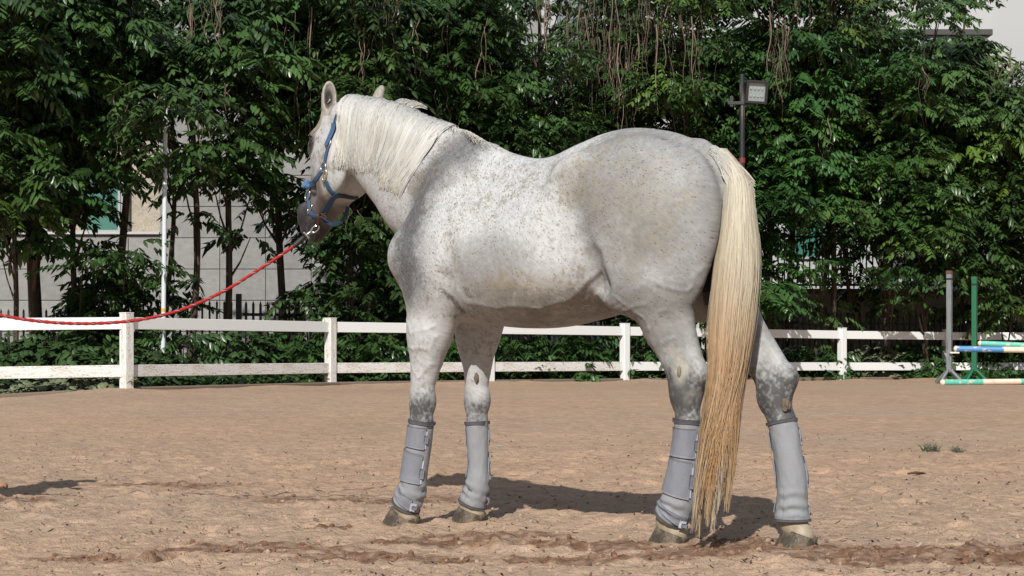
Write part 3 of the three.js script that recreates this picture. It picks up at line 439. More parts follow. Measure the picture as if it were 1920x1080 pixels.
// ---------- shrubs at the foot of the trees, ground cover ----------
function shrub(name, px, d, w, h, n, kind, label, lift = 0) {
  const x = (px - 960) * d / 3330, t = thing(name, label, 'shrub', [x, elev(x, d), -d], 0, 'bushes behind the arena fence'), geo = kind[n % kind.length], im = new THREE.InstancedMesh(geo, kind === DUSTY ? dullLeaf : leafMat, n), M = new THREE.Matrix4(), Q = new THREE.Quaternion(), E = new THREE.Euler(), st = [];
  for (let i = 0; i < n; i++) { const az = rr(0, 6.28), u = Math.sqrt(rnd()), vy = rnd(), ox = Math.cos(az) * u * w * (1 - 0.35 * vy), oz = Math.sin(az) * u * 0.45 * (1 - 0.3 * vy), oy = lift + 0.08 + vy * (h - lift) * (0.85 + 0.15 * Math.cos(u * 3)); E.set(rr(-0.4, 0.4), -az + rr(-0.8, 0.8), rr(-0.3, 0.5), 'YXZ'); const s = rr(0.6, 1.05), b = rr(0.8, 1.25); M.compose(V(ox, oy, oz), Q.setFromEuler(E), V(s, s, s)); im.setMatrixAt(i, M); im.setColorAt(i, lin(b, b, b)); if (i % 6 === 0) st.push(tubeGeo([[ox * 0.25, 0, oz * 0.25, 0.014], [ox * 0.6, oy * 0.6, oz * 0.6, 0.009], [ox, oy, oz, 0.004]], 4, false)); }
  part('stems', mergeGeometries(st), barkMat, t); im.name = numbered('foliage'); im.userData.kind = 'stuff'; shadows(im); t.add(im);
}
const fd = (px) => (px < 237 ? 23.3 : px < 620 ? lerp(23.5, 27.3, (px - 237) / 383) : px < 1172 ? lerp(27.3, 31.8, (px - 620) / 552) : px < 1579 ? lerp(31.8, 35.3, (px - 1172) / 407) : 36.2);
const B0 = BROAD;
shrub('bush', 208, 28.2, 0.62, 2.15, 330, B0, 'large dark round leaved bush left of the white pole', 0.3);
shrub('bush', 118, 27.6, 0.5, 1.3, 160, B0, 'dark bush at the foot of the thick left trunk');
shrub('bush', 20, 25.0, 0.6, 0.85, 160, B0, 'dark leafy shrub behind the left end of the fence');
shrub('bush', 95, 25.0, 0.6, 0.85, 180, B0, 'dark leafy shrub between the rails left of the first post');
shrub('bush', 175, 25.2, 0.55, 0.8, 170, B0, 'broad leaved shrub touching the left side of the first post');
shrub('bush', 268, 26.6, 0.3, 0.75, 70, B0, 'small leafy shrub just right of the first post');
shrub('bush', 345, 27.0, 0.36, 0.95, 90, SPRAYS, 'leafy sapling between white pole and bare trunks');
shrub('bush', 455, 28.0, 0.45, 0.95, 100, B0, 'broad leaved shrub behind the rails under the rope');
shrub('bush', 548, 28.6, 0.42, 0.9, 120, SPRAYS, 'leafy shrub left of the second fence post');
shrub('bush', 590, 30.4, 0.5, 2.0, 150, B0, 'tall dark climber mass below the horse muzzle', 0.4);
shrub('bush', 682, 28.9, 0.42, 0.8, 110, SPRAYS, 'fern like shrub right of the second fence post');
shrub('bush', 718, 31.0, 0.5, 1.9, 170, B0, 'tall broad leaved climber left of the near foreleg', 0.2);
shrub('bush', 850, 30.3, 0.45, 0.85, 110, SPRAYS, 'shrub seen between the two forelegs of the horse');
shrub('bush', 960, 30.9, 0.4, 0.85, 110, SPRAYS, 'feathery shrub just right of the far foreleg');
shrub('bush', 1045, 31.6, 0.5, 0.95, 160, SPRAYS, 'dense dark shrub under the middle of the belly');
shrub('bush', 1125, 32.4, 0.4, 0.7, 100, SPRAYS, 'low shrub left of the middle fence post');
shrub('bush', 1200, 33.0, 0.5, 1.3, 150, SPRAYS, 'shrub under the flank right of the middle post');
shrub('bush', 1285, 33.8, 0.4, 0.8, 110, SPRAYS, 'green shrub behind the near hind leg');
shrub('bush', 1450, 35.6, 0.5, 0.72, 190, SPRAYS, 'green bush beside the far hind leg of the horse');
shrub('bush', 1530, 35.8, 0.55, 0.68, 200, SPRAYS, 'green bush just left of the fence post beyond the tail');
shrub('bush', 1630, 36.6, 0.6, 0.66, 200, DUSTY, 'greyish dull leaved bush just right of the post beyond the tail');
shrub('bush', 1710, 36.9, 0.6, 0.72, 220, SPRAYS, 'dense green bush left of the jump stands');
shrub('bush', 1805, 37.6, 0.55, 1.0, 200, SPRAYS, 'green bush between the two jump stands');
shrub('bush', 1885, 37.8, 0.6, 1.15, 220, SPRAYS, 'dark bush behind the jump poles at the right edge');
{
  const cover = [], E = new THREE.Euler();
  const place = (n, px0, px1, off0, off1, geo, mat, name, label) => { const im = scatter(name, geo, mat, n, () => { const px = rr(px0, px1), d = fd(px) + rr(off0, off1), x = (px - 960) * d / 3330, b = rr(0.75, 1.25); return [x, elev(x, d) + rr(0.03, 0.2), -d, rr(0.45, 0.9), new THREE.Euler(rr(-0.4, 0.4), rr(0, 6.28), rr(-0.2, 0.5), 'YXZ'), lin(b, b, b)]; }); scene.add(im); stuff(im, label, 'ground cover'); };
  place(520, -60, 235, 0.25, 1.3, DUSTY[0], dullLeaf, 'ground_cover', 'dusty grey green creeping leaves along the left edging');
  place(900, 235, 1000, 0.35, 1.9, BROAD[1], leafMat, 'ground_cover', 'low green creeping plants behind the middle edging');
  place(1300, 1000, 1990, 0.3, 1.6, SPRAYS[1], leafMat, 'ground_cover', 'low green plants along the right edging');
}
// ---------- the horse: x forward, y up, z to its right ----------
const HORSE_AT = [0.1355, 0, -7.167], HORSE_TURN = Math.PI - 36 * Math.PI / 180;
const spline = (tab, s) => { let i = 0; while (i < tab.length - 2 && s < tab[i + 1][0]) i++; const a = tab[i], b = tab[i + 1], t = clamp((s - a[0]) / (b[0] - a[0])), p = tab[Math.max(0, i - 1)], n = tab[Math.min(tab.length - 1, i + 2)], o = []; for (let c = 1; c < a.length; c++) { const h = b[0] - a[0], m0 = i > 0 ? (b[c] - p[c]) / (b[0] - p[0]) * h : (b[c] - a[c]), m1 = (n[c] - a[c]) / (n[0] - a[0]) * h, t2 = t * t, t3 = t2 * t; o.push((2 * t3 - 3 * t2 + 1) * a[c] + (t3 - 2 * t2 + t) * m0 + (3 * t2 - 2 * t3) * b[c] + (t3 - t2) * m1); } return o; };
// along the back: [x, top, bottom, half width, narrowing of the top]
const TRUNK = [[0.70, 1.17, 1.02, 0.06, 0.1], [0.66, 1.27, 0.97, 0.14, 0.2], [0.60, 1.40, 0.91, 0.195, 0.35], [0.52, 1.535, 0.87, 0.235, 0.5], [0.42, 1.612, 0.853, 0.265, 0.58], [0.29, 1.594, 0.842, 0.285, 0.5], [0.167, 1.538, 0.828, 0.3, 0.38], [0.034, 1.508, 0.818, 0.312, 0.28], [-0.07, 1.514, 0.824, 0.318, 0.25], [-0.2, 1.555, 0.846, 0.31, 0.25], [-0.3, 1.584, 0.868, 0.3, 0.25], [-0.42, 1.596, 0.915, 0.285, 0.22], [-0.54, 1.582, 0.965, 0.27, 0.2], [-0.65, 1.552, 1.02, 0.245, 0.2], [-0.74, 1.502, 1.08, 0.175, 0.25], [-0.81, 1.44, 1.15, 0.10, 0.25], [-0.845, 1.39, 1.24, 0.06, 0.2]];
const TRUNK_T = new Float64Array(801 * 4);
for (let i = 0; i <= 800; i++) TRUNK_T.set(spline(TRUNK, -0.845 + 1.545 * i / 800), i * 4);
const trunk = { k: 0.06, L: 1.5, f: (x, y, z) => {
  const s = x > 0.70 ? 0.70 : x < -0.845 ? -0.845 : x, ti = (((s + 0.845) / 1.545 * 800) | 0) * 4, top = TRUNK_T[ti], bot = TRUNK_T[ti + 1], hz = TRUNK_T[ti + 2], eg = TRUNK_T[ti + 3], yc = (top + bot) / 2, hy = (top - bot) / 2, v = (y - yc) / hy;
  const w = hz * (1 - eg * sstep(-0.35, 1.05, v)), pw = v < 0 ? 2 + 0.8 * sstep(0, -0.5, v) * sstep(0.6, 0.35, s) * sstep(-0.55, -0.25, s) : 2, a = Math.abs(v), b = Math.abs(z) / w, k0 = Math.pow(Math.pow(a, pw) + Math.pow(b, pw), 1 / pw), k1 = Math.pow(k0, 1 - pw) * Math.hypot(Math.pow(a, pw - 1) / hy, Math.pow(b, pw - 1) / w), d = k0 < 1e-6 ? -w : (k0 - 1) / k1, e = Math.abs(x - s);
  return e > 0 ? Math.sqrt(Math.max(d, 0) ** 2 + e * e) + Math.min(d, 0) * (e > 0.05 ? 0 : 1 - e / 0.05) : d;
} };
const H = [trunk];
// neck: joints [x, y, z, radius in the plane of the neck, squeeze]
const NECK = [[0.52, 1.36, 0, 0.25, 1.7], [0.66, 1.445, 0.008, 0.226, 2.0], [0.82, 1.562, 0.025, 0.19, 2.0], [0.96, 1.645, 0.045, 0.155, 1.75], [1.06, 1.69, 0.06, 0.12, 1.5]];
for (let i = 0; i < 4; i++) H.push(limb(NECK[i], NECK[i][3], NECK[i + 1], NECK[i + 1][3], (NECK[i][4] + NECK[i + 1][4]) / 2, 0.06));
H.push(limb([0.80, 1.70, 0.018], 0.05, [1.06, 1.785, 0.06], 0.05, 1, 0.08), limb([0.44, 1.60, 0], 0.05, [0.80, 1.70, 0.018], 0.05, 1, 0.08));
for (const s of [-1, 1]) {
  // shoulder blade, point of the shoulder, upper arm, breast
  H.push(limb([0.40, 1.44, s * 0.125], 0.085, [0.54, 1.14, s * 0.16], 0.108, 1.25, 0.07));
  H.push(limb([0.55, 1.11, s * 0.16], 0.105, [0.425, 1.0, s * 0.165], 0.115, 1.15, 0.07));
  H.push(ball([0.33, 1.12, s * 0.2], [0.14, 0.16, 0.085], [0.5, 0, 0], 0.07));
  H.push(ball([0.60, 1.07, s * 0.085], [0.08, 0.13, 0.08], null, 0.05));
  H.push(ball([0.57, 1.16, s * 0.14], [0.055, 0.09, 0.065], null, 0.05));
  // haunch, hip bone, buttock
  H.push(ball([-0.53, 1.30, s * 0.165], [0.24, 0.24, 0.115], [0.3, 0, 0], 0.08));
  H.push(ball([-0.30, 1.40, s * 0.225], [0.08, 0.07, 0.03], null, 0.12));
}
// legs [z, elbow or thigh ... to the ground]
function foreleg(z, e, f, knee, pts) {
  H.push(limb(e, z < 0 ? 0.115 : 0.1, f, 0.086, 1.12, 0.06), limb(f, 0.086, [knee[0], knee[1] + 0.07, z], 0.05, 1.05, 0.04));
  H.push(ball([f[0] + 0.03, f[1] + 0.02, z], [0.055, 0.13, 0.06], [0.05, 0, 0], 0.05));
  H.push(ball([knee[0] + 0.006, knee[1] + 0.012, z], [0.05, 0.07, 0.045], null, 0.03), ball([knee[0] - 0.03, knee[1] + 0.02, z], [0.03, 0.045, 0.036], null, 0.03));
  for (let i = 0; i < pts.length - 1; i++) H.push(limb([pts[i][0], pts[i][1], z], pts[i][2], [pts[i + 1][0], pts[i + 1][1], z], pts[i + 1][2], 1, 0.03));
}
const ZLF = -0.155, ZRF = 0.13, ZLH = -0.135, ZRH = 0.085;
const LF = [[0.513, 0.50, 0.045], [0.517, 0.42, 0.044], [0.55, 0.22, 0.038], [0.562, 0.15, 0.044], [0.6, 0.08, 0.046], [0.588, 0.04, 0.046]];
const RF = [[0.447, 0.50, 0.045], [0.445, 0.42, 0.041], [0.438, 0.2, 0.036], [0.442, 0.15, 0.042], [0.475, 0.075, 0.045], [0.462, 0.04, 0.045]];
foreleg(ZLF, [0.465, 0.95, ZLF], [0.47, 0.80, ZLF], [0.513, 0.505], LF);
foreleg(ZRF, [0.435, 0.95, ZRF], [0.437, 0.80, ZRF], [0.447, 0.505], RF);
H.push(limb([0.37, 0.955, ZLF - 0.01], 0.06, [0.415, 0.85, ZLF], 0.055, 1, 0.05), limb([0.34, 0.955, ZRF + 0.01], 0.055, [0.385, 0.85, ZRF], 0.05, 1, 0.05));
function hindleg(z, s, hip, stifle, gask, hock, pts) {
  const zz = z * 1.15;
  H.push(ball([hip[0], hip[1], s * 0.155], [0.205, 0.29, 0.105], [hip[2], 0, 0], 0.08));
  H.push(ball([stifle[0], stifle[1], s * 0.185], [0.1, 0.14, 0.075], [-0.4, 0, 0], 0.09));
  H.push(limb([gask[0] + 0.03, gask[1] + 0.14, zz], 0.125, [gask[0], gask[1], z], 0.082, 1.2, 0.07), limb([gask[0], gask[1], z], 0.08, [hock[0] + 0.015, hock[1] + 0.03, z], 0.056, 1.2, 0.05));
  H.push(limb([gask[0] - 0.075, gask[1] + 0.03, z], 0.03, [hock[0] - 0.062, hock[1] + 0.03, z], 0.026, 1, 0.05));   // tendon down to the point of the hock
  H.push(ball([hock[0] - 0.058, hock[1] + 0.02, z], [0.034, 0.05, 0.034], [0.2, 0, 0], 0.03));
  H.push(ball([hock[0], hock[1] - 0.03, z], [0.066, 0.085, 0.05], [0.15, 0, 0], 0.04));
  for (let i = 0; i < pts.length - 1; i++) H.push(limb([pts[i][0], pts[i][1], z], pts[i][2], [pts[i + 1][0], pts[i + 1][1], z], pts[i + 1][2], 1, 0.035));
}
const LH = [[-0.735, 0.56, 0.05], [-0.742, 0.46, 0.042], [-0.72, 0.24, 0.036], [-0.70, 0.155, 0.044], [-0.665, 0.09, 0.048], [-0.685, 0.042, 0.048]];
const RH = [[-0.985, 0.56, 0.05], [-1.02, 0.46, 0.045], [-1.058, 0.24, 0.034], [-1.062, 0.155, 0.040], [-1.06, 0.09, 0.045], [-1.098, 0.042, 0.048]];
hindleg(ZLH, -1, [-0.64, 1.14, -0.12], [-0.475, 1.0], [-0.645, 0.82], [-0.733, 0.61], LH);
hindleg(ZRH, 1, [-0.655, 1.13, -0.25], [-0.56, 0.99], [-0.815, 0.82], [-0.985, 0.60], RH);
H.push(ball([-0.745, 1.27, -0.125], [0.115, 0.22, 0.085], [-0.1, 0, 0], 0.06), ball([-0.68, 1.27, 0.12], [0.115, 0.22, 0.085], [-0.1, 0, 0], 0.06));
H.push(limb([-0.72, 1.485, 0], 0.045, [-0.82, 1.43, -0.004], 0.03, 1, 0.05), limb([-0.82, 1.43, -0.004], 0.03, [-0.89, 1.33, -0.025], 0.02, 1, 0.03));   // dock of the tail
// folds: flank, elbow, shoulder line, between the thighs
H.push({ ...limb([-0.355, 1.21, -0.325], 0.022, [-0.40, 1.08, -0.292], 0.036, 1, 0.03), sub: true }, { ...limb([-0.40, 1.08, -0.292], 0.036, [-0.425, 0.975, -0.255], 0.045, 1, 0.03), sub: true }, { ...limb([0.285, 1.27, -0.318], 0.016, [0.265, 1.0, -0.322], 0.022, 1, 0.06), sub: true });
H.push({ ...limb([-0.26, 1.32, -0.385], 0.07, [-0.31, 1.17, -0.40], 0.07, 1, 0.12), sub: true });
H.push({ ...limb([0.41, 1.53, -0.20], 0.045, [0.55, 1.40, -0.225], 0.05, 1, 0.05), sub: true }, { ...limb([0.55, 1.40, -0.225], 0.05, [0.70, 1.24, -0.215], 0.05, 1, 0.05), sub: true });
H.push({ ...limb([0.30, 0.92, -0.27], 0.018, [0.30, 1.02, -0.31], 0.02, 1, 0.05), sub: true });
// head in its own frame: x from the poll down the face, y out of the face, z to the right
const HEAD_M = (() => { const x = V(0.408, -0.532, 0.175).normalize(), f = V(0.914, 0, 0.407).normalize(), z = x.clone().cross(f).normalize().negate(), y = z.clone().cross(x).normalize(); if (y.x < 0) { y.negate(); z.negate(); } return new THREE.Matrix4().makeBasis(x, y, z).setPosition(1.14, 1.782, 0.075); })();
const headPrims = [limb([0.0, -0.03, 0], 0.08, [0.2, -0.015, 0], 0.088, 1, 0.05), ball([0.16, 0.0, 0], [0.14, 0.075, 0.1], null, 0.05), limb([0.2, -0.015, 0], 0.08, [0.5, -0.02, 0], 0.05, 1, 0.05), limb([0.5, -0.04, 0], 0.056, [0.6, -0.045, 0], 0.052, 1, 0.04), ball([0.635, -0.035, 0], [0.045, 0.05, 0.05], null, 0.03), ball([0.61, -0.105, 0], [0.05, 0.035, 0.042], null, 0.02)];
for (const s of [-1, 1]) headPrims.push(limb([0.24, -0.20, s * 0.045], 0.06, [0.55, -0.10, s * 0.018], 0.036, 1, 0.05), ball([0.19, -0.135, s * 0.062], [0.145, 0.165, 0.052], [-0.2, 0, 0], 0.04), ball([0.195, 0.022, s * 0.092], [0.052, 0.026, 0.026], [0.15, 0, 0], 0.03), limb([0.23, -0.035, s * 0.08], 0.02, [0.4, -0.045, s * 0.055], 0.014, 1, 0.03), ball([0.57, -0.003, s * 0.055], [0.05, 0.034, 0.026], [-0.3, 0, 0], 0.025), { ...ball([0.592, 0.0, s * 0.075], [0.024, 0.011, 0.015], [-0.7, 0, 0], 0.01), sub: true }, { ...ball([0.19, 0.018, s * 0.118], [0.024, 0.013, 0.014], [0.1, 0, 0], 0.008), sub: true });
headPrims.push({ ...limb([0.57, -0.078, -0.06], 0.006, [0.64, -0.082, 0.0], 0.006, 1, 0.012), sub: true }, { ...limb([0.57, -0.078, 0.06], 0.006, [0.64, -0.082, 0.0], 0.006, 1, 0.012), sub: true });
const HEAD_S = 0.955;
for (const p of headPrims) { const f = p.f; H.push(moved({ ...p, f: (x, y, z) => HEAD_S * f(x / HEAD_S, y / HEAD_S, z / HEAD_S) }, HEAD_M)); }
// ears: hollow cups standing on the poll
function ear(base, dir, open, w, len) {
  const y = dir.clone().normalize(), z = open.clone().sub(y.clone().multiplyScalar(open.dot(y))).normalize(), x = y.clone().cross(z), M = new THREE.Matrix4().makeBasis(x, y, z).setPosition(base);
  H.push(moved(ball([0, len * 0.48, 0], [w, len * 0.56, w * 0.72], null, 0.02), M), moved(limb([0, -0.03, -0.005], 0.03, [0, 0.02, 0], 0.026, 1, 0.03), M), moved({ ...ball([0, len * 0.52, w * 0.55], [w * 0.7, len * 0.46, w * 0.8], null, 0.008), sub: true }, M));
  return M;
}
const earL = ear(V(1.205, 1.785, 0.045), V(-0.02, 1, -0.04), V(-0.66, 0.1, -0.7), 0.034, 0.142);
const earR = ear(V(1.06, 1.785, 0.165), V(-0.22, 1, 0.3), V(-0.4, 0.1, 0.9), 0.032, 0.135);
const hSeg = (x, y, ax, ay, bx, by) => { const ex = bx - ax, ey = by - ay, t = clamp(((x - ax) * ex + (y - ay) * ey) / (ex * ex + ey * ey)); return Math.hypot(x - ax - ex * t, y - ay - ey * t); };
// raised veins on the near side [x, y, x, y]
const VEINS = [[-0.5, 0.93, -0.6, 0.85], [-0.6, 0.85, -0.63, 0.75], [-0.66, 0.98, -0.78, 0.95], [-0.78, 0.95, -0.83, 1.04], [-0.70, 0.88, -0.60, 0.80], [-0.52, 0.88, -0.62, 0.90], [-0.64, 0.72, -0.72, 0.78], [-0.36, 0.92, -0.42, 0.99], [-0.28, 0.88, -0.36, 0.92], [-0.1, 0.885, -0.28, 0.88], [0.4, 0.83, 0.5, 0.81], [0.5, 0.81, 0.55, 0.86], [0.43, 0.74, 0.53, 0.75], [0.44, 0.68, 0.49, 0.62], [0.49, 0.62, 0.53, 0.66], [0.40, 0.78, 0.44, 0.68]];
// the skin fold that runs from the girth up into the flank
const FOLD = [[0.24, 0.925], [0.07, 0.893], [-0.13, 0.888], [-0.25, 0.915], [-0.333, 0.962], [-0.42, 1.03]];
function horseDetail(x, y, z) {
  let d = fbm(x * 6, y * 6, z * 6, 2) * -0.003;
  if (z < 0.02 && y < 1.1) { for (const v of VEINS) { const q = hSeg(x + 0.012 * noise3(y * 30, z * 20, 1), y + 0.012 * noise3(x * 30, z * 20, 5), ...v); if (q < 0.012) d -= 0.003 * (1 - q / 0.012); } }
  if (z < -0.08 && y < 1.08 && y > 0.8 && x > -0.42 && x < 0.24) { let k = 0; while (k < FOLD.length - 2 && x < FOLD[k + 1][0]) k++; const fy = lerp(FOLD[k][1], FOLD[k + 1][1], (x - FOLD[k][0]) / (FOLD[k + 1][0] - FOLD[k][0])) + 0.006 * noise3(x * 14, 2, 3), e = fy - y; d += 0.009 * sstep(-0.006, 0.014, e) * sstep(0.12, 0.04, e) * sstep(0.24, 0.12, x) - 0.002 * sstep(-0.03, -0.004, e) * sstep(0.012, -0.002, e); }
  if (z < 0 && x > 0.18 && x < 0.36 && y < 1.02) d += 0.0018 * Math.sin((x * 1.2 + y * 0.4) * 190) * sstep(1.02, 0.9, y) * sstep(0.36, 0.31, x) * sstep(0.18, 0.24, x);
  if (z < 0 && x < -0.3 && x > -0.62 && y > 0.75 && y < 0.95) d += 0.0006 * Math.sin(y * 260 + x * 90) * sstep(-0.62, -0.5, x);
  return d;
}
const HCELL = 0.0054;
const bodyGeo = meshField(H, [-1.25, 0, -0.48], [1.55, 2.0, 0.42], HCELL, horseDetail);
// ---------- the coat: flea-bitten grey, with shade painted in at the shoulder ----------
const HEAD_INV = HEAD_M.clone().invert(), EAR_INV = [earL.clone().invert(), earR.clone().invert()];
const blob = (x, y, cx, cy, rx, ry) => Math.max(0, 1 - ((x - cx) / rx) ** 2 - ((y - cy) / ry) ** 2);
function fleck(x, y, z, cell, dens, r) {                         // brown hairs in small tufts, a jittered lattice
  const ix = Math.floor(x / cell), iy = Math.floor(y / cell), iz = Math.floor(z / cell); let best = 0;
  for (let a = -1; a <= 1; a++) for (let b = -1; b <= 1; b++) for (let c = -1; c <= 1; c++) {
    const i = ix + a, j = iy + b, k = iz + c; if (hash3(i, j, k + 900) > dens) continue;
    const dx = x - (i + hash3(i, j, k)) * cell, dy = y - (j + hash3(i + 77, j, k)) * cell, dz = z - (k + hash3(i, j + 77, k)) * cell, rr2 = r * (0.6 + 0.8 * hash3(i, j, k + 55)), s = dx * 0.8 + dy * 0.45, t = dy * 0.8 - dx * 0.45;
    const q = Math.sqrt((s / 1.5) ** 2 + t * t + dz * dz) / rr2; if (q < 1) best = Math.max(best, (1 - q * q) * (0.5 + 0.5 * hash3(i, j, k + 31)));
  }
  return Math.min(1, best * 1.8);
}
function coat(x, y, z) {
  const n1 = fbm(x * 7, y * 7, z * 7, 3), n2 = fbm(x * 30, y * 30, z * 30, 3), n3 = noise3(x * 140, y * 110, z * 140), hair = noise3(x * 90 + y * 40, y * 260, z * 90);
  const v = 1 + 0.05 * n1 + 0.07 * n2 + 0.07 * n3; let c = [0.545 * v, 0.548 * v, 0.541 * v];
  const to = (k, m) => { m = clamp(m); for (let i = 0; i < 3; i++) c[i] = lerp(c[i], k[i] * (1 + 0.14 * n2 + 0.12 * n3), m); };
  const gr = 0.45 * n1 + 0.40 * n2 + 0.35 * n3;                   // the mottle of white and grey hairs
  // grey hair: hindquarters and thighs, lower barrel with the girth patch, shoulder band (partly painted shade on its forward slope)
  to([0.275, 0.273, 0.266], 0.95 * clamp((sstep(-0.28, -0.42, x) * sstep(0.55, 0.8, y) + 0.8 * gr * sstep(-0.2, -0.36, x)) * 0.95));
  to([0.30, 0.297, 0.288], 0.8 * clamp((blob(x, y, 0.06, 1.06, 0.26, 0.18) * 1.4 + 0.9 * gr - 0.1) * 1.2));
  to([0.30, 0.29, 0.27], 0.7 * clamp((sstep(1.0, 0.9, y) * sstep(0.4, 0.25, x) + 0.8 * gr - 0.1) * 0.9) * (y > 0.78 ? 1 : 0));
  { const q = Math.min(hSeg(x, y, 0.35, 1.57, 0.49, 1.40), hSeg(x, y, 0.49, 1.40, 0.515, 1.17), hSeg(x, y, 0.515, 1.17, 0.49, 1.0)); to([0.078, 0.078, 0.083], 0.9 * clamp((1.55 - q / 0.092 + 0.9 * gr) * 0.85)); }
  to([0.24, 0.238, 0.238], 0.55 * clamp((blob(x, y, 0.36, 1.48, 0.14, 0.12) + gr - 0.15) * 1.3));
  to([0.24, 0.238, 0.232], 0.6 * clamp((blob(x, y, -0.42, 1.27, 0.12, 0.2) + gr - 0.15) * 1.2));
  // yellowish stains: flank, belly, croup, thigh
  to([0.25, 0.205, 0.125], 0.5 * clamp((blob(x, y, -0.31, 1.39, 0.09, 0.17) + gr - 0.15) * 1.3));
  to([0.30, 0.245, 0.15], 0.55 * clamp((blob(x, y, -0.1, 0.95, 0.36, 0.1) + gr - 0.15) * 1.2));
  to([0.27, 0.245, 0.185], 0.42 * clamp((blob(x, y, -0.60, 1.2, 0.2, 0.26) + gr - 0.1) * 1.2));
  // dark mottled knees and hocks, cream pasterns
  const fore = x > 0.2, leg = y < 0.78 && !(x > 1);
  if (leg) { const top = fore ? 0.61 : 0.73, m = sstep(top, top - 0.14, y) * (1.05 + 0.7 * n1 + (fore ? 0.6 : 0.35) * n2 + 0.6 * n3); to([0.048, 0.047, 0.048], clamp(m * (fore && z > 0 ? 0.75 : 0.95), 0, 0.92)); if (!fore && z < 0) to([0.36, 0.34, 0.29], clamp((blob(x, y, -0.735, 0.655, 0.04, 0.07) + 0.7 * n2) * 1.2)); }
  if (y < 0.16) { to([0.43, 0.36, 0.25], sstep(0.14, 0.10, y)); to([0.20, 0.13, 0.075], 0.7 * clamp(sstep(0.06, 0.0, y) + 1.2 * n2 + 0.4 * n3)); }
  if (y > 0.74 && y < 0.97 && !fore) to([0.22, 0.216, 0.208], 0.6 * clamp(0.5 + n1 + 0.8 * n2 + 0.6 * n3));
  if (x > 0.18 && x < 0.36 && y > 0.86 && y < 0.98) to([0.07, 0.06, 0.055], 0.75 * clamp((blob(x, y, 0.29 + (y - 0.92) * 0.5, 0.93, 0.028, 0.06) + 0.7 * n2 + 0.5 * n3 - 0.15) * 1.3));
  if (Math.abs(z) < 0.1 && x < -0.72 && y < 1.38 && y > 0.9) to([0.06, 0.05, 0.05], clamp((1 - Math.abs(z) / 0.06) * 1.5 + 0.5 * n2));
  if (x > 0.98) {                                                // head and ears
    const h = V(x, y, z).applyMatrix4(HEAD_INV), hx = h.x / HEAD_S, hy = h.y / HEAD_S, hz = h.z / HEAD_S;
    to([0.13, 0.127, 0.128], 0.9 * sstep(0.24, 0.42, hx + 0.1 * n1 + 0.05 * n2));
    to([0.033, 0.031, 0.033], sstep(0.40, 0.54, hx + 0.08 * n1 + 0.05 * n2 - 0.25 * Math.max(0, hy + 0.03)));
    to([0.11, 0.07, 0.05], 0.85 * clamp((blob(hx, hy, 0.33, -0.17, 0.15, 0.07) + 0.4 * n1 - 0.1) * 1.5));
    const e = (hx - 0.195) ** 2 / 0.0045 + (hy - 0.012) ** 2 / 0.0016; if (Math.abs(hz) > 0.06) to([0.055, 0.05, 0.05], clamp((1.2 - e) * 1.3 + 0.25 * n2));
    if (Math.abs(hz) > 0.05) to([0.22, 0.13, 0.1], 0.8 * fleck(x, y, z, 0.012, 0.6 * clamp(blob(hx, hy, 0.13, 0.0, 0.06, 0.06) * 2), 0.005));
    for (const E of EAR_INV) { const q = V(x, y, z).applyMatrix4(E); if (q.y > -0.01 && q.y < 0.2 && Math.abs(q.x) < 0.06 && Math.abs(q.z) < 0.07) { to([0.34, 0.29, 0.24], 0.8); if (q.z > -0.018 && Math.abs(q.x) < 0.026) to([0.035, 0.032, 0.03], clamp((blob(q.x, q.y, -0.002, 0.068, 0.021, 0.052) + 0.25 * n2) * 1.6)); } }
  }
  return [c[0] * 0.9, c[1] * 0.9, c[2] * 0.905];
}
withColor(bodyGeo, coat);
const FX0 = -1.25, FY0 = 0, FW = 2.8, FH = 2.1, TW = 2048, TH = 1536;
{ const p = bodyGeo.attributes.position, u = new Float32Array(p.count * 2); for (let i = 0; i < p.count; i++) { u[2 * i] = (p.getX(i) - FX0) / FW; u[2 * i + 1] = (p.getY(i) - FY0) / FH; } bodyGeo.setAttribute('uv', new THREE.BufferAttribute(u, 2)); }
function noise2(x, y, s) { const ix = Math.floor(x), iy = Math.floor(y); let fx = x - ix, fy = y - iy; fx = fx * fx * (3 - 2 * fx); fy = fy * fy * (3 - 2 * fy); return lerp(lerp(hash3(ix, iy, s), hash3(ix + 1, iy, s), fx), lerp(hash3(ix, iy + 1, s), hash3(ix + 1, iy + 1, s), fx), fy) * 2 - 1; }
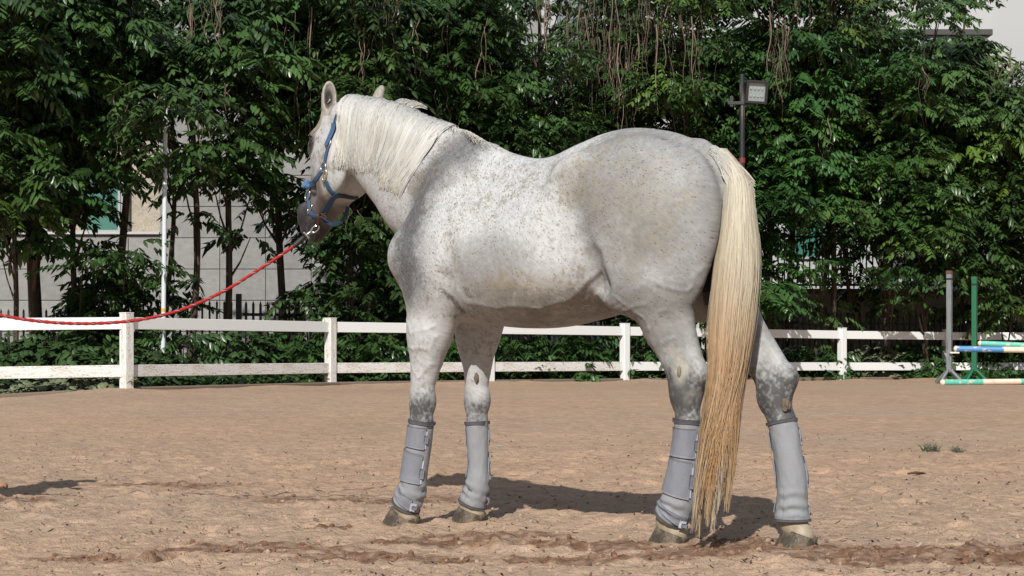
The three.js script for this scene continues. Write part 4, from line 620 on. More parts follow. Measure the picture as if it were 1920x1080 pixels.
const hairTex = (() => {
  const d = new Uint8Array(TW * TH * 4), cell = 0.0095, dens = new Float32Array(70 * 53);
  const density = (x, y) => clamp(0.30 + 1.0 * blob(x, y, 0.5, 1.3, 0.33, 0.42) + 0.30 * blob(x, y, -0.3, 1.45, 0.55, 0.28) + 0.35 * blob(x, y, 0.15, 1.38, 0.45, 0.3) + 0.25 * noise2(x * 5, y * 5, 3)) * sstep(0.78, 1.0, y) * (x > 0.98 ? 0.16 : 1);
  for (let j = 0; j < TH; j++) for (let i = 0; i < TW; i++) {
    const x = FX0 + (i + 0.5) / TW * FW, y = FY0 + (j + 0.5) / TH * FH, a = 0.55 + 0.9 * noise2(x * 2.2, y * 2.2, 11), ca = Math.cos(a), sa = Math.sin(a);
    const wx = x + 0.02 * noise2(x * 6, y * 6, 41), wy = y + 0.03 * noise2(x * 5, y * 5, 43), v = 0.955 + 0.05 * noise2((wx * 0.8 + wy * 0.6) * 80, (wy * 0.8 - wx * 0.6) * 330, 21) + 0.04 * noise2(x * 60, y * 60, 29) + 0.05 * (hash3(i, j, 8) - 0.5);
    let f = 0; if (y > 0.78) { const dn = density(x, y), ix = Math.floor(x / cell), iy = Math.floor(y / cell);
      for (let b = -1; b <= 1; b++) for (let c = -1; c <= 1; c++) { const k = ix + b, l = iy + c; if (hash3(k, l, 900) > dn * 0.95) continue; const dx = x - (k + hash3(k, l, 1)) * cell, dy = y - (l + hash3(k, l, 2)) * cell, r = 0.0012 + 0.0015 * hash3(k, l, 4) ** 2, s1 = (dx * ca + dy * sa) / 1.9, t1 = dy * ca - dx * sa, q = Math.sqrt(s1 * s1 + t1 * t1) / r; if (q < 1) f = Math.max(f, Math.min(1, (1 - q) * 2.2) * (0.45 + 0.55 * hash3(k, l, 6))); } }
    const o = (j * TW + i) * 4; d[o] = clamp(v * lerp(1, 0.66, f)) * 255; d[o + 1] = clamp(v * lerp(1, 0.57, f)) * 255; d[o + 2] = clamp(v * lerp(1, 0.55, f)) * 255; d[o + 3] = 255;
  }
  const t = new THREE.DataTexture(d, TW, TH); t.magFilter = t.minFilter = THREE.LinearFilter; t.colorSpace = THREE.SRGBColorSpace; t.wrapS = t.wrapT = THREE.RepeatWrapping; t.needsUpdate = true; return t;
})();
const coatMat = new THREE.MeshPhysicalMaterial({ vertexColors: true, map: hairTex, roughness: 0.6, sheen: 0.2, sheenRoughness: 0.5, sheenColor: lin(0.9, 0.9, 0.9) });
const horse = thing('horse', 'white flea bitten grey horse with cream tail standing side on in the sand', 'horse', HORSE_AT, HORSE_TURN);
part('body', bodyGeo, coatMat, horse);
// eye, calluses on the inner legs, hooves
{
  const e = part('eye', new THREE.SphereGeometry(0.0205, 20, 14), new THREE.MeshPhysicalMaterial({ color: lin(0.012, 0.008, 0.006), roughness: 0.08, clearcoat: 1 }), horse); e.position.copy(V(0.19 * HEAD_S, 0.018 * HEAD_S, -0.1035 * HEAD_S).applyMatrix4(HEAD_M));
  const e2 = part('eye', e.geometry, e.material, horse); e2.position.copy(V(0.19 * HEAD_S, 0.018 * HEAD_S, 0.1035 * HEAD_S).applyMatrix4(HEAD_M));
  const lumpy = (sx, sy, sz, s) => { const g = new THREE.IcosahedronGeometry(1, 3), p = g.attributes.position; for (let i = 0; i < p.count; i++) { const k = 1 + 0.3 * noise3(p.getX(i) * 3 + s, p.getY(i) * 3, p.getZ(i) * 3); p.setXYZ(i, p.getX(i) * k * sx, p.getY(i) * k * sy, p.getZ(i) * k * sz); } g.computeVertexNormals(); return g; };
  const cm = std(lin(0.13, 0.10, 0.075), 0.9);
  part('chestnut_callus', lumpy(0.010, 0.022, 0.010, 1), cm, horse).position.set(0.414, 0.615, 0.086);
  part('chestnut_callus', lumpy(0.019, 0.028, 0.013, 5), cm, horse).position.set(-1.05, 0.526, 0.052);
  part('chestnut_callus', lumpy(0.008, 0.022, 0.008, 9), std(lin(0.2, 0.17, 0.11), 0.9), horse).position.set(-0.735, 0.65, ZLH - 0.052);
  const hoofTex = pixelTexture(128, (x, y) => { const a = tileNoise(x * 3, y, 128, 24, 3, 3), b = tileNoise(x, y, 128, 6, 8, 4), v = 0.33 + 0.16 * a + 0.2 * b; return [v * 1.12, v, v * 0.86]; });
  const hm = std(lin(0.85, 0.83, 0.8), 0.6, { map: hoofTex, side: THREE.DoubleSide });
  const hoof = (L, W, front, back, shift) => {
    const n = 36, R = 9, P = [], U = [], I = [];
    for (let r = 0; r <= R; r++) for (let k = 0; k < n; k++) { const t = r / R, q = k / n * Math.PI * 2, c = Math.cos(q), s = Math.sin(q), bx = Math.sign(c) * Math.pow(Math.abs(c), 0.85) * L / 2, bz = Math.sign(s) * Math.pow(Math.abs(s), 0.9) * W / 2 * (c < 0 ? 1 - 0.18 * c * c : 1), h = lerp(back, front, (c + 1) / 2), k2 = 0.0012 * Math.sin(t * 26); P.push(bx * lerp(1, 0.74, t) - shift * t + k2 * c, h * t - 0.006, bz * lerp(1, 0.8, t) + k2 * s); U.push(k / n * 3, t * 0.35); if (r < R) { const k3 = (k + 1) % n, o = r * n; I.push(o + k, o + n + k, o + k3, o + k3, o + n + k, o + n + k3); } }
    const o = P.length / 3; P.push(-shift, (front + back) / 2 - 0.006, 0); U.push(0, 0); for (let k = 0; k < n; k++) I.push(o, R * n + (k + 1) % n, R * n + k);
    const g = new THREE.BufferGeometry(); g.setAttribute('position', new THREE.Float32BufferAttribute(P, 3)); g.setAttribute('uv', new THREE.Float32BufferAttribute(U, 2)); g.setIndex(I); g.computeVertexNormals(); return g;
  };
  for (const [x, z, yaw, L] of [[0.634, ZLF, 0.1, 0.175], [0.497, ZRF, 0, 0.16], [-0.648, ZLH, 0, 0.16], [-1.068, ZRH, 0.15, 0.16]]) { const h = part('hoof', hoof(L, 0.13, 0.086, 0.036, 0.03), hm, horse); h.position.set(x, 0, z); h.rotation.y = yaw; }
}
// hair: thin tapering strands, merged per growth
function strandGeo(strands, sides = 3) {
  let nv = 0, ni = 0; for (const s of strands) { nv += s.p.length * sides; ni += (s.p.length - 1) * sides * 6; }
  const P = new Float32Array(nv * 3), N = new Float32Array(nv * 3), C = new Float32Array(nv * 3), I = new Uint32Array(ni); let v = 0, k = 0; const t = V(), u = V(), w = V();
  for (const s of strands) {
    const b = v; for (let i = 0; i < s.p.length; i++) {
      const q = s.p[i], a = s.p[Math.max(0, i - 1)], e = s.p[Math.min(s.p.length - 1, i + 1)]; t.set(e[0] - a[0], e[1] - a[1], e[2] - a[2]).normalize(); u.set(-t.z, 0.0001, t.x); if (u.lengthSq() < 1e-4) u.set(1, 0, 0); u.addScaledVector(t, -u.dot(t)).normalize(); w.crossVectors(t, u);
      const r = s.r(i / (s.p.length - 1)), c = s.c(i / (s.p.length - 1), q);
      for (let j = 0; j < sides; j++) { const g = j / sides * 6.2832 + s.ph, cs = Math.cos(g), sn = Math.sin(g), nx = u.x * cs + w.x * sn, ny = u.y * cs + w.y * sn, nz = u.z * cs + w.z * sn; P.set([q[0] + nx * r, q[1] + ny * r, q[2] + nz * r], v * 3); if (s.o) { const oo = s.o[i], mx = 0.4 * nx + 0.6 * oo[0], my = 0.4 * ny + 0.6 * oo[1], mz = 0.4 * nz + 0.6 * oo[2], ml = Math.hypot(mx, my, mz) || 1; N.set([mx / ml, my / ml, mz / ml], v * 3); } else N.set([nx, ny, nz], v * 3); C.set(c, v * 3); v++; }
      if (i) for (let j = 0; j < sides; j++) { const o = b + (i - 1) * sides, j2 = (j + 1) % sides; I.set([o + j, o + j2, o + sides + j, o + j2, o + sides + j2, o + sides + j], k); k += 6; }
    }
  }
  const g = new THREE.BufferGeometry(); g.setAttribute('position', new THREE.BufferAttribute(P, 3)); g.setAttribute('normal', new THREE.BufferAttribute(N, 3)); g.setAttribute('color', new THREE.BufferAttribute(C, 3)); g.setIndex(new THREE.BufferAttribute(I, 1)); return g;
}
const hairMat = new THREE.MeshPhysicalMaterial({ vertexColors: true, roughness: 0.5, sheen: 0.3, sheenRoughness: 0.4, sheenColor: lin(1, 0.98, 0.9) });
const HN = H.filter((p) => p !== null);
function gradient(list, x, y, z) { const e = 0.004; return V(evalField(list, x + e, y, z) - evalField(list, x - e, y, z), evalField(list, x, y + e, z) - evalField(list, x, y - e, z), evalField(list, x, y, z + e) - evalField(list, x, y, z - e)).normalize(); }
const near = (c, r) => H.filter((p) => p.f(c[0], c[1], c[2]) < r * p.L);
{
  const NL = near([0.85, 1.62, 0], 0.62), S = [];
  const crest = (u) => { const s = lerp(1.085, 0.47, u); return [s, lerp(1.895, 1.70, u), lerp(0.068, 0.0, u)]; };
  for (let i = 0; i < 6200; i++) {
    const u = clamp(rnd() * 1.02 - 0.01), cl = Math.floor(u * 64), hc = hash3(cl, 3, 5), layer = rnd(), c = crest(u), off = rr(-0.018, 0.02), p = [], out = [];
    let x = c[0] + off * 0.5, y = c[1], z = c[2] + (rnd() < 0.12 ? 0.03 : 0.0) + rr(-0.012, 0.012);
    for (let k = 0; k < 6; k++) { const d = evalField(NL, x, y, z) - 0.004; if (Math.abs(d) < 0.001) break; const g = gradient(NL, x, y, z); y -= d / Math.max(0.4, g.y); }
    const len = (lerp(0.36, 0.34, u) + 0.10 * Math.max(0, 0.4 - Math.abs(u - 0.82)) + 0.035 * (hc - 0.5) + rr(-0.035, 0.02)) * (u > 0.97 ? 0.4 : 1), n = 10, fw = lerp(-0.04, 0.60, Math.pow(u, 1.2)) + 0.08 * (hc - 0.5) + rr(-0.04, 0.04), lift = 0.003 + 0.013 * layer, lean = V(0.12, 0, -1);
    p.push([x, y - 0.006, z]); out.push([0, 0.8, -0.6]); const st = len / n;
    for (let k = 1; k <= n; k++) {
      const g = gradient(NL, x, y, z), t = k / n, dir = V(fw * (0.35 + 0.9 * t), -0.9, k < 4 ? -0.9 : -0.05); dir.addScaledVector(g, -dir.dot(g)).normalize();
      if (k === 1) dir.addScaledVector(g, 0.5).normalize();
      x += dir.x * st + 0.0008 * Math.sin(k * 0.9 + i); y += dir.y * st; z += dir.z * st;
      const d = evalField(NL, x, y, z), want = lift * (k < 3 ? 0.4 + 0.2 * k : 1) * (0.9 + 0.15 * Math.sin(hc * 9 + t * 2)); if (d < want || k < 9) { const m = (want - d) * 0.8; x += g.x * m; y += g.y * m; z += g.z * m; }
      p.push([x, y, z]); out.push([g.x, g.y, g.z]);
    }
    const v = rr(0.92, 1.06) * lerp(0.8, 1.06, Math.pow(hc, 0.6)), warm = clamp(0.45 + 0.5 * Math.sin(cl * 0.9) * hc + rr(-0.2, 0.2));
    S.push({ p, o: out, ph: rr(0, 6), r: (t) => lerp(0.0018, 0.0006, t * t), c: (t) => { const w = warm * sstep(0.1, 0.8, t); return [0.47 * v, lerp(0.468, 0.43, w) * v, lerp(0.45, 0.35, w) * v]; } });
  }
  // the wind-lifted tuft behind the ears and the last short hairs on the withers
  for (let i = 0; i < 60; i++) { const u = rr(0.42, 0.6), c = crest(u), p = [], h = rr(0.012, 0.032); let ty = 1.85; for (let k = 0; k < 8; k++) ty -= 0.9 * evalField(NL, c[0], ty, c[2]); for (let k = 0; k <= 6; k++) { const t = k / 6; p.push([c[0] - 0.06 * t + rr(-0.002, 0.002), ty - 0.004 + h * Math.sin(t * 2.6), c[2] - 0.02 + 0.05 * t]); } S.push({ p, ph: 0, r: () => 0.0016, c: () => [0.5, 0.49, 0.45] }); }
  for (let i = 0; i < 260; i++) { const s = rr(0.27, 0.48), NLw = NL, p = []; let x = s, y = 1.72, z = rr(-0.035, 0.03), dz = rr(-0.05, 0.02), ll = rr(0.5, 1.2); for (let k = 0; k < 8; k++) { const d = evalField(NLw, x, y, z); y -= d * 0.9; } for (let k = 0; k <= 5; k++) { const t = k / 5; p.push([x - 0.045 * t * ll, y - 0.006 + 0.010 * Math.sin(t * 2.4) - 0.028 * t * ll, z + dz * t]); } const v = rr(0.85, 1.1); S.push({ p, ph: 1, r: (t) => lerp(0.0022, 0.0008, t), c: () => [0.5 * v, 0.48 * v, 0.42 * v] }); }
 
  part('mane', strandGeo(S), hairMat, horse);
  const F = [];                                                  // forelock between the ears, falling over the brow
  const FL = near([1.22, 1.72, 0.06], 0.3);
  for (let i = 0; i < 420; i++) {
    const w = rr(-0.055, 0.05), p = [], lift = 0.003 + 0.016 * rnd(), L = rr(0.5, 0.85);
    for (let k = 0; k <= 10; k++) { const t = k / 10 * L, q = V(-0.02 + 0.24 * t, 0.085 - 0.02 * t, lerp(w, w * 1.2 - 0.07, t)).multiplyScalar(HEAD_S).applyMatrix4(HEAD_M); for (let j = 0; j < 4; j++) { const d = evalField(FL, q.x, q.y, q.z) - lift * (0.5 + 0.5 * t); q.addScaledVector(gradient(FL, q.x, q.y, q.z), -d * 0.8); } p.push([q.x, q.y, q.z]); }
    const v = rr(0.8, 1.1); F.push({ p, ph: 2, r: (t) => lerp(0.0022, 0.0007, t), c: () => [0.47 * v, 0.42 * v, 0.32 * v] });
  }
  part('forelock', strandGeo(F), hairMat, horse);
  const K = [];                                                  // muzzle whiskers
  for (let i = 0; i < 34; i++) { const a = V(rr(0.55, 0.65), rr(-0.13, -0.03), rr(-0.055, 0.03)).multiplyScalar(HEAD_S).applyMatrix4(HEAD_M), dz = rr(-0.03, 0.03), L = rr(0.03, 0.08); K.push({ p: [0, 0.5, 1].map((t) => [a.x + rr(0, 0.02) * t, a.y - L * t, a.z + dz * t]), ph: 0, r: () => 0.0005, c: () => [0.07, 0.065, 0.06] }); }
  part('whiskers', strandGeo(K), hairMat, horse);
}
{
  // tail: strands around a hanging centre line [y, x, z, half width]
  const T = [[1.49, -0.80, 0.0, 0.040], [1.45, -0.84, -0.004, 0.039], [1.37, -0.888, -0.02, 0.049], [1.2, -0.91, -0.051, 0.064], [1.05, -0.915, -0.073, 0.082], [0.84, -0.915, -0.113, 0.084], [0.64, -0.91, -0.142, 0.074], [0.335, -0.9, -0.2, 0.074], [0.055, -0.872, -0.21, 0.062], [0.0, -0.87, -0.21, 0.06]];
  const line = (y) => spline(T, y), S = [];
  for (let i = 0; i < 5400; i++) {
    const lock = Math.floor(rnd() * 70), la = hash3(lock, 1, 2) * 6.283, lr = Math.sqrt(hash3(lock, 2, 2)), a = rr(0, 6.283), loose = rnd(), rad = Math.sqrt(rnd()), p = [], ph = rr(0, 6);
    let end = lerp(0.80, 0.015, Math.pow(hash3(lock, 7, 7), 1.5)) + rr(0, 0.25) * rnd(); if (loose < 0.12) end += rr(0, 0.5); const y0 = 1.49 - 0.18 * Math.pow(rnd(), 1.6), n = 17, wisp = i % 13 === 0 ? rr(-0.012, 0.035) : 0;
    for (let k = 0; k <= n; k++) {
      const t = k / n, y = lerp(y0, end, t), [cx, cz, w] = line(y), g = sstep(0.75, 0.1, y), px = lerp(Math.cos(a) * rad, Math.cos(la) * lr + 0.11 * Math.cos(a) * rad, g * 0.97), pz = lerp(Math.sin(a) * rad, Math.sin(la) * lr + 0.11 * Math.sin(a) * rad, g * 0.97), th = lerp(0.8, 0.6, g), wv = 0.004 * Math.sin(ph + y * 9) + 0.003 * Math.sin(lock + y * 14);
      // cross-section: wide across the view of the hindquarters, thinner in depth
      const grow = lerp(0.6, 1, sstep(0, 0.16, y0 - y)), ux = -0.809, uz = 0.588, X = px * w * grow, Zd = pz * w * th * grow; p.push([cx + ux * X - 0.588 * Zd + wv - wisp * Math.sin(t * 2.6) * (0.6 + 0.4 * Math.sin(ph)), y, cz + uz * X - 0.809 * Zd + wv * 0.6]);
    }
    const on = [-0.809 * Math.cos(a) - 0.588 * Math.sin(a), 0.15, 0.588 * Math.cos(a) - 0.809 * Math.sin(a)], o = p.map(() => on), v = rr(0.82, 1.1), br = hash3(lock, 9, 4), side = clamp(0.5 + 0.5 * Math.cos(a) * -1);
    S.push({ p, o, ph, r: (t) => lerp(0.0019, 0.0007, t), c: (t, q) => { const y = q[1], m = clamp(sstep(1.1, 0.55, y + 0.25 * (br - 0.5) - 0.12 * side) * (0.65 + 0.5 * br)) * lerp(0.55, 1, sstep(0.02, 0.4, y + 0.2 * (br - 0.5))), cr = clamp(0.5 * sstep(1.5, 1.1, y) + 0.5 * br); return [lerp(lerp(0.46, 0.42, cr), 0.32, m) * v, lerp(lerp(0.43, 0.36, cr), 0.18, m) * v, lerp(lerp(0.36, 0.255, cr), 0.075, m) * v]; } });
  }
  // short hair growing off the croup and the dock into the tail
  const DK = near([-0.8, 1.42, 0], 0.3);
  for (let i = 0; i < 420; i++) {
    const s0 = rr(-0.775, -0.845), z0 = rr(-0.05, 0.04), [tx, tz, tw] = line(1.34 - 0.08 * rnd()), ay = rr(0, 6.283), e = V(tx - 0.809 * Math.cos(ay) * tw * 0.8 - 0.3 * tw, 1.30 + rr(-0.06, 0.06), tz + 0.588 * Math.cos(ay) * tw * 0.8), p = [], out = []; let y0 = 1.62; for (let k = 0; k < 10; k++) y0 -= 0.85 * evalField(DK, s0, y0, z0);
    for (let k = 0; k <= 8; k++) { const t = k / 8, q = V(lerp(s0, e.x, t), lerp(y0, e.y, t * t * 0.6 + t * 0.4) , lerp(z0, e.z, t)); for (let j = 0; j < 3; j++) { const dd = evalField(DK, q.x, q.y, q.z) - 0.004 - 0.012 * t; if (dd < 0) q.addScaledVector(gradient(DK, q.x, q.y, q.z), -dd); } p.push([q.x, q.y, q.z]); out.push([-0.4, 0.75, -0.5]); }
    const v = rr(0.85, 1.08); S.push({ p, o: out, ph: rr(0, 6), r: (t) => lerp(0.0016, 0.001, t), c: (t) => [lerp(0.34, 0.45, t) * v, lerp(0.335, 0.415, t) * v, lerp(0.32, 0.34, t) * v] });
  }
  const core = []; for (let k = 0; k <= 16; k++) { const y = lerp(1.455, 0.72, k / 16), [cx, cz, w] = line(y); core.push([cx, y, cz, Math.max(0.004, w * lerp(0.3, 0.74, sstep(0, 0.2, k / 16)) * lerp(1, 0.13, sstep(0.55, 1, k / 16)))]); }
  const cg = tubeGeo(core, 14); cg.deleteAttribute('uv'); withColor(cg, (x, y) => { const m = sstep(1.0, 0.6, y); return [lerp(0.47, 0.44, m), lerp(0.40, 0.27, m), lerp(0.28, 0.12, m)]; });
 
  part('tail', mergeGeometries([strandGeo(S), cg]), hairMat, horse);
}
// ---------- things the horse wears: set out in the horse's own axes ----------
function worn(name, label, category, base, group) { const w = V(...base).applyMatrix4(horse.matrixWorld), t = thing(name, label, category, [w.x, w.y, w.z], HORSE_TURN, group); t.userData.base = undefined; delete t.userData.base; return [t, V(...base)]; }
horse.updateMatrixWorld(true);
const shifted = (g, b) => g.translate(-b.x, -b.y, -b.z);
// leg wraps: sleeves along a leg's line [x, y, radius]
const meshTex = pixelTexture(64, (x, y) => { const u = (x % 8) - 3.5, v = (y % 8) - 3.5 + (Math.floor(x / 8) % 2 ? 4 : 0), h = Math.hypot(u, ((v + 12) % 8) - 4) < 2.1 ? 0.72 : 1; const n = 0.95 + 0.08 * (hash3(x, y, 2) - 0.5); return [h * n, h * n, h * n]; });
const wrapMat = std(lin(0.318, 0.326, 0.345), 0.85, { map: meshTex, bumpMap: meshTex, bumpScale: 0.0015 }), strapTex = pixelTexture(64, (x, y) => { const v = 0.93 + 0.07 * (hash3(x, y >> 2, 7) - 0.5) * 2; return [v, v, v]; });
const strapMat = std(lin(0.215, 0.222, 0.255), 0.7, { map: strapTex }), trimMat = std(lin(0.088, 0.08, 0.092), 0.85, { map: strapTex }), velcroMat = std(lin(0.45, 0.44, 0.52), 0.8);
function legWrap(label, z0, path, seedN, right, straps) {
  const b = [path[path.length - 1][0], 0, z0], [t, B] = worn('leg_wrap', label, 'leg wrap', b, 'leg wraps on the horse');
  const at = (u) => { const q = u * (path.length - 1), i = Math.min(path.length - 2, Math.floor(q)), f = q - i; const p0 = path[Math.max(0, i - 1)], p1 = path[i], p2 = path[i + 1], p3 = path[Math.min(path.length - 1, i + 2)], cr = (k) => 0.5 * (2 * p1[k] + (p2[k] - p0[k]) * f + (2 * p0[k] - 5 * p1[k] + 4 * p2[k] - p3[k]) * f * f + (3 * p1[k] - p0[k] - 3 * p2[k] + p3[k]) * f * f * f); return [cr(0), cr(1), cr(2)]; };
  const surf = (u, th, off = 0) => {
    const [x, y, r] = at(u), [x1, y1] = at(Math.min(1, u + 0.03)), [x2, y2] = at(Math.max(0, u - 0.03)); let tx = x1 - x2, ty = y1 - y2; const l = Math.hypot(tx, ty); tx /= l; ty /= l; const fx = -ty, fy = tx;   // forward, across the leg
    const c = Math.cos(th), s = Math.sin(th), y9 = y * 1; let R = r + off + 0.0028 * noise3(c * 1.6 + seedN, s * 1.6, u * 7) + 0.0014 * noise3(c * 4, s * 4 + seedN, u * 18);
    const fold = sstep(0.52, 0.62, u) * sstep(0.98, 0.8, u); R += 0.0042 * fold * Math.sin(u * 42 + 2.2 * Math.sin(th + seedN) + 1.5 * noise3(c * 2, s * 2, seedN)) * (0.6 + 0.4 * Math.cos(th * 2 + seedN)) + 0.0025 * sstep(0.1, 0.02, u) * Math.sin(th * 5 + seedN);
    return [x + fx * c * R, y9 + fy * c * R, z0 + s * R];
  };
  const sheet = (u0, u1, a0, a1, off, nu, na, closed, skew = 0, thick = 0) => {
    const P = [], U = [], I = []; for (let L = 0; L < (thick ? 2 : 1); L++) for (let i = 0; i <= nu; i++) for (let j = 0; j <= na; j++) { const th = lerp(a0, a1, j / na), u = clamp(lerp(u0, u1, i / nu) + skew * (j / na), 0, 1); P.push(...surf(u, th, off + (L ? -thick : 0))); U.push(th * 0.05 * 30 / 0.9, u * 0.36 * 30 / 0.9); }
    const w = na + 1, o2 = (nu + 1) * w; for (let i = 0; i < nu; i++) for (let j = 0; j < na; j++) { const o = i * w + j; I.push(o, o + 1, o + w, o + 1, o + w + 1, o + w); if (thick) I.push(o2 + o, o2 + o + w, o2 + o + 1, o2 + o + 1, o2 + o + w, o2 + o + w + 1); }
    if (thick) { const edge = (a, c) => I.push(a, o2 + a, c, c, o2 + a, o2 + c); for (let j = 0; j < na; j++) { edge(j + 1, j); edge(nu * w + j, nu * w + j + 1); } if (!closed) for (let i = 0; i < nu; i++) { edge(i * w, (i + 1) * w); edge((i + 1) * w + na, i * w + na); } }
    const g = new THREE.BufferGeometry(); g.setAttribute('position', new THREE.Float32BufferAttribute(P, 3)); g.setAttribute('uv', new THREE.Float32BufferAttribute(U, 2)); g.setIndex(I); g.computeVertexNormals(); return shifted(g, B);
  };
  part('sleeve', sheet(0, 1, 0, Math.PI * 2, 0, 60, 60, true, 0, 0.006), wrapMat, t);
  part('trim_band', sheet(0, 0.05, 0, Math.PI * 2, 0.004, 6, 60, true, 0, 0.012), trimMat, t); part('trim_band', sheet(0.945, 1, 0, Math.PI * 2, 0.005, 6, 60, true, 0, 0.013), trimMat, t);
  const sm = new THREE.MeshStandardMaterial({ color: strapMat.color, roughness: 0.7, map: strapTex, side: THREE.DoubleSide }), sg = right ? 1 : -1, D = Math.PI / 180;
  part('seam', (() => { const p = []; for (let k = 0; k <= 20; k++) p.push([...surf(0.6 + 0.33 * k / 20, sg * (right ? -85 : -190) * D, 0.0002), 0.0011]); return shifted(tubeGeo(p, 5), B); })(), strapMat, t);
  for (const [u0, u1, end, skew] of straps) {
    const a0 = sg * -25 * D, a1 = sg * end * D, s = part('strap', sheet(u0, u1, a0, a1, 0.007, 14, 44, false, skew, 0.0045), sm, t);
    part('velcro', sheet(u0 + (u1 - u0) * 0.18, u1 - 0.004, a1 - sg * 12 * D, a1 + sg * 10 * D, 0.003, 4, 4, false, 0, 0.002).translate(0, skew * -0.36 * 0.9, 0), velcroMat, s);
    part('pull_tab', sheet(lerp(u0, u1, 0.38), lerp(u0, u1, 0.74), a1 - sg * 5 * D, a1 + sg * 13 * D, 0.008, 4, 4, false, 0, 0.005).translate(0, skew * -0.36 * 0.9, 0), sm, s);
  }
  return t;
}
legWrap('grey mesh leg wrap with velcro straps on the near front leg', ZLF, [[0.515, 0.442, 0.053], [0.527, 0.36, 0.053], [0.55, 0.24, 0.054], [0.562, 0.17, 0.057], [0.578, 0.125, 0.059], [0.603, 0.082, 0.062]], 1, false, [[0.08, 0.25, 150, 0], [0.265, 0.52, 150, 0.02], [0.64, 0.80, 138, 0.12]]);
legWrap('grey mesh leg wrap on the far front leg, straps turned away', ZRF, [[0.447, 0.43, 0.05], [0.443, 0.35, 0.047], [0.438, 0.25, 0.043], [0.443, 0.17, 0.051], [0.456, 0.12, 0.055], [0.472, 0.078, 0.06]], 2, true, [[0.08, 0.25, 152, 0], [0.3, 0.55, 152, 0], [0.7, 0.86, 146, 0.04]]);
legWrap('grey leg wrap half hidden behind the tail on the near hind leg', ZLH, [[-0.743, 0.474, 0.053], [-0.736, 0.385, 0.05], [-0.722, 0.28, 0.055], [-0.70, 0.17, 0.064], [-0.685, 0.13, 0.066], [-0.664, 0.097, 0.068]], 3, false, [[0.09, 0.30, 156, 0], [0.305, 0.54, 150, 0.02], [0.64, 0.78, 145, 0.12]]);
legWrap('plain grey mesh leg wrap on the rearmost hind leg', ZRH, [[-1.018, 0.468, 0.056], [-1.032, 0.40, 0.054], [-1.054, 0.28, 0.054], [-1.06, 0.20, 0.057], [-1.06, 0.14, 0.061], [-1.06, 0.096, 0.067]], 4, true, [[0.12, 0.26, 154, 0], [0.32, 0.55, 154, 0], [0.72, 0.86, 146, 0.03]]);

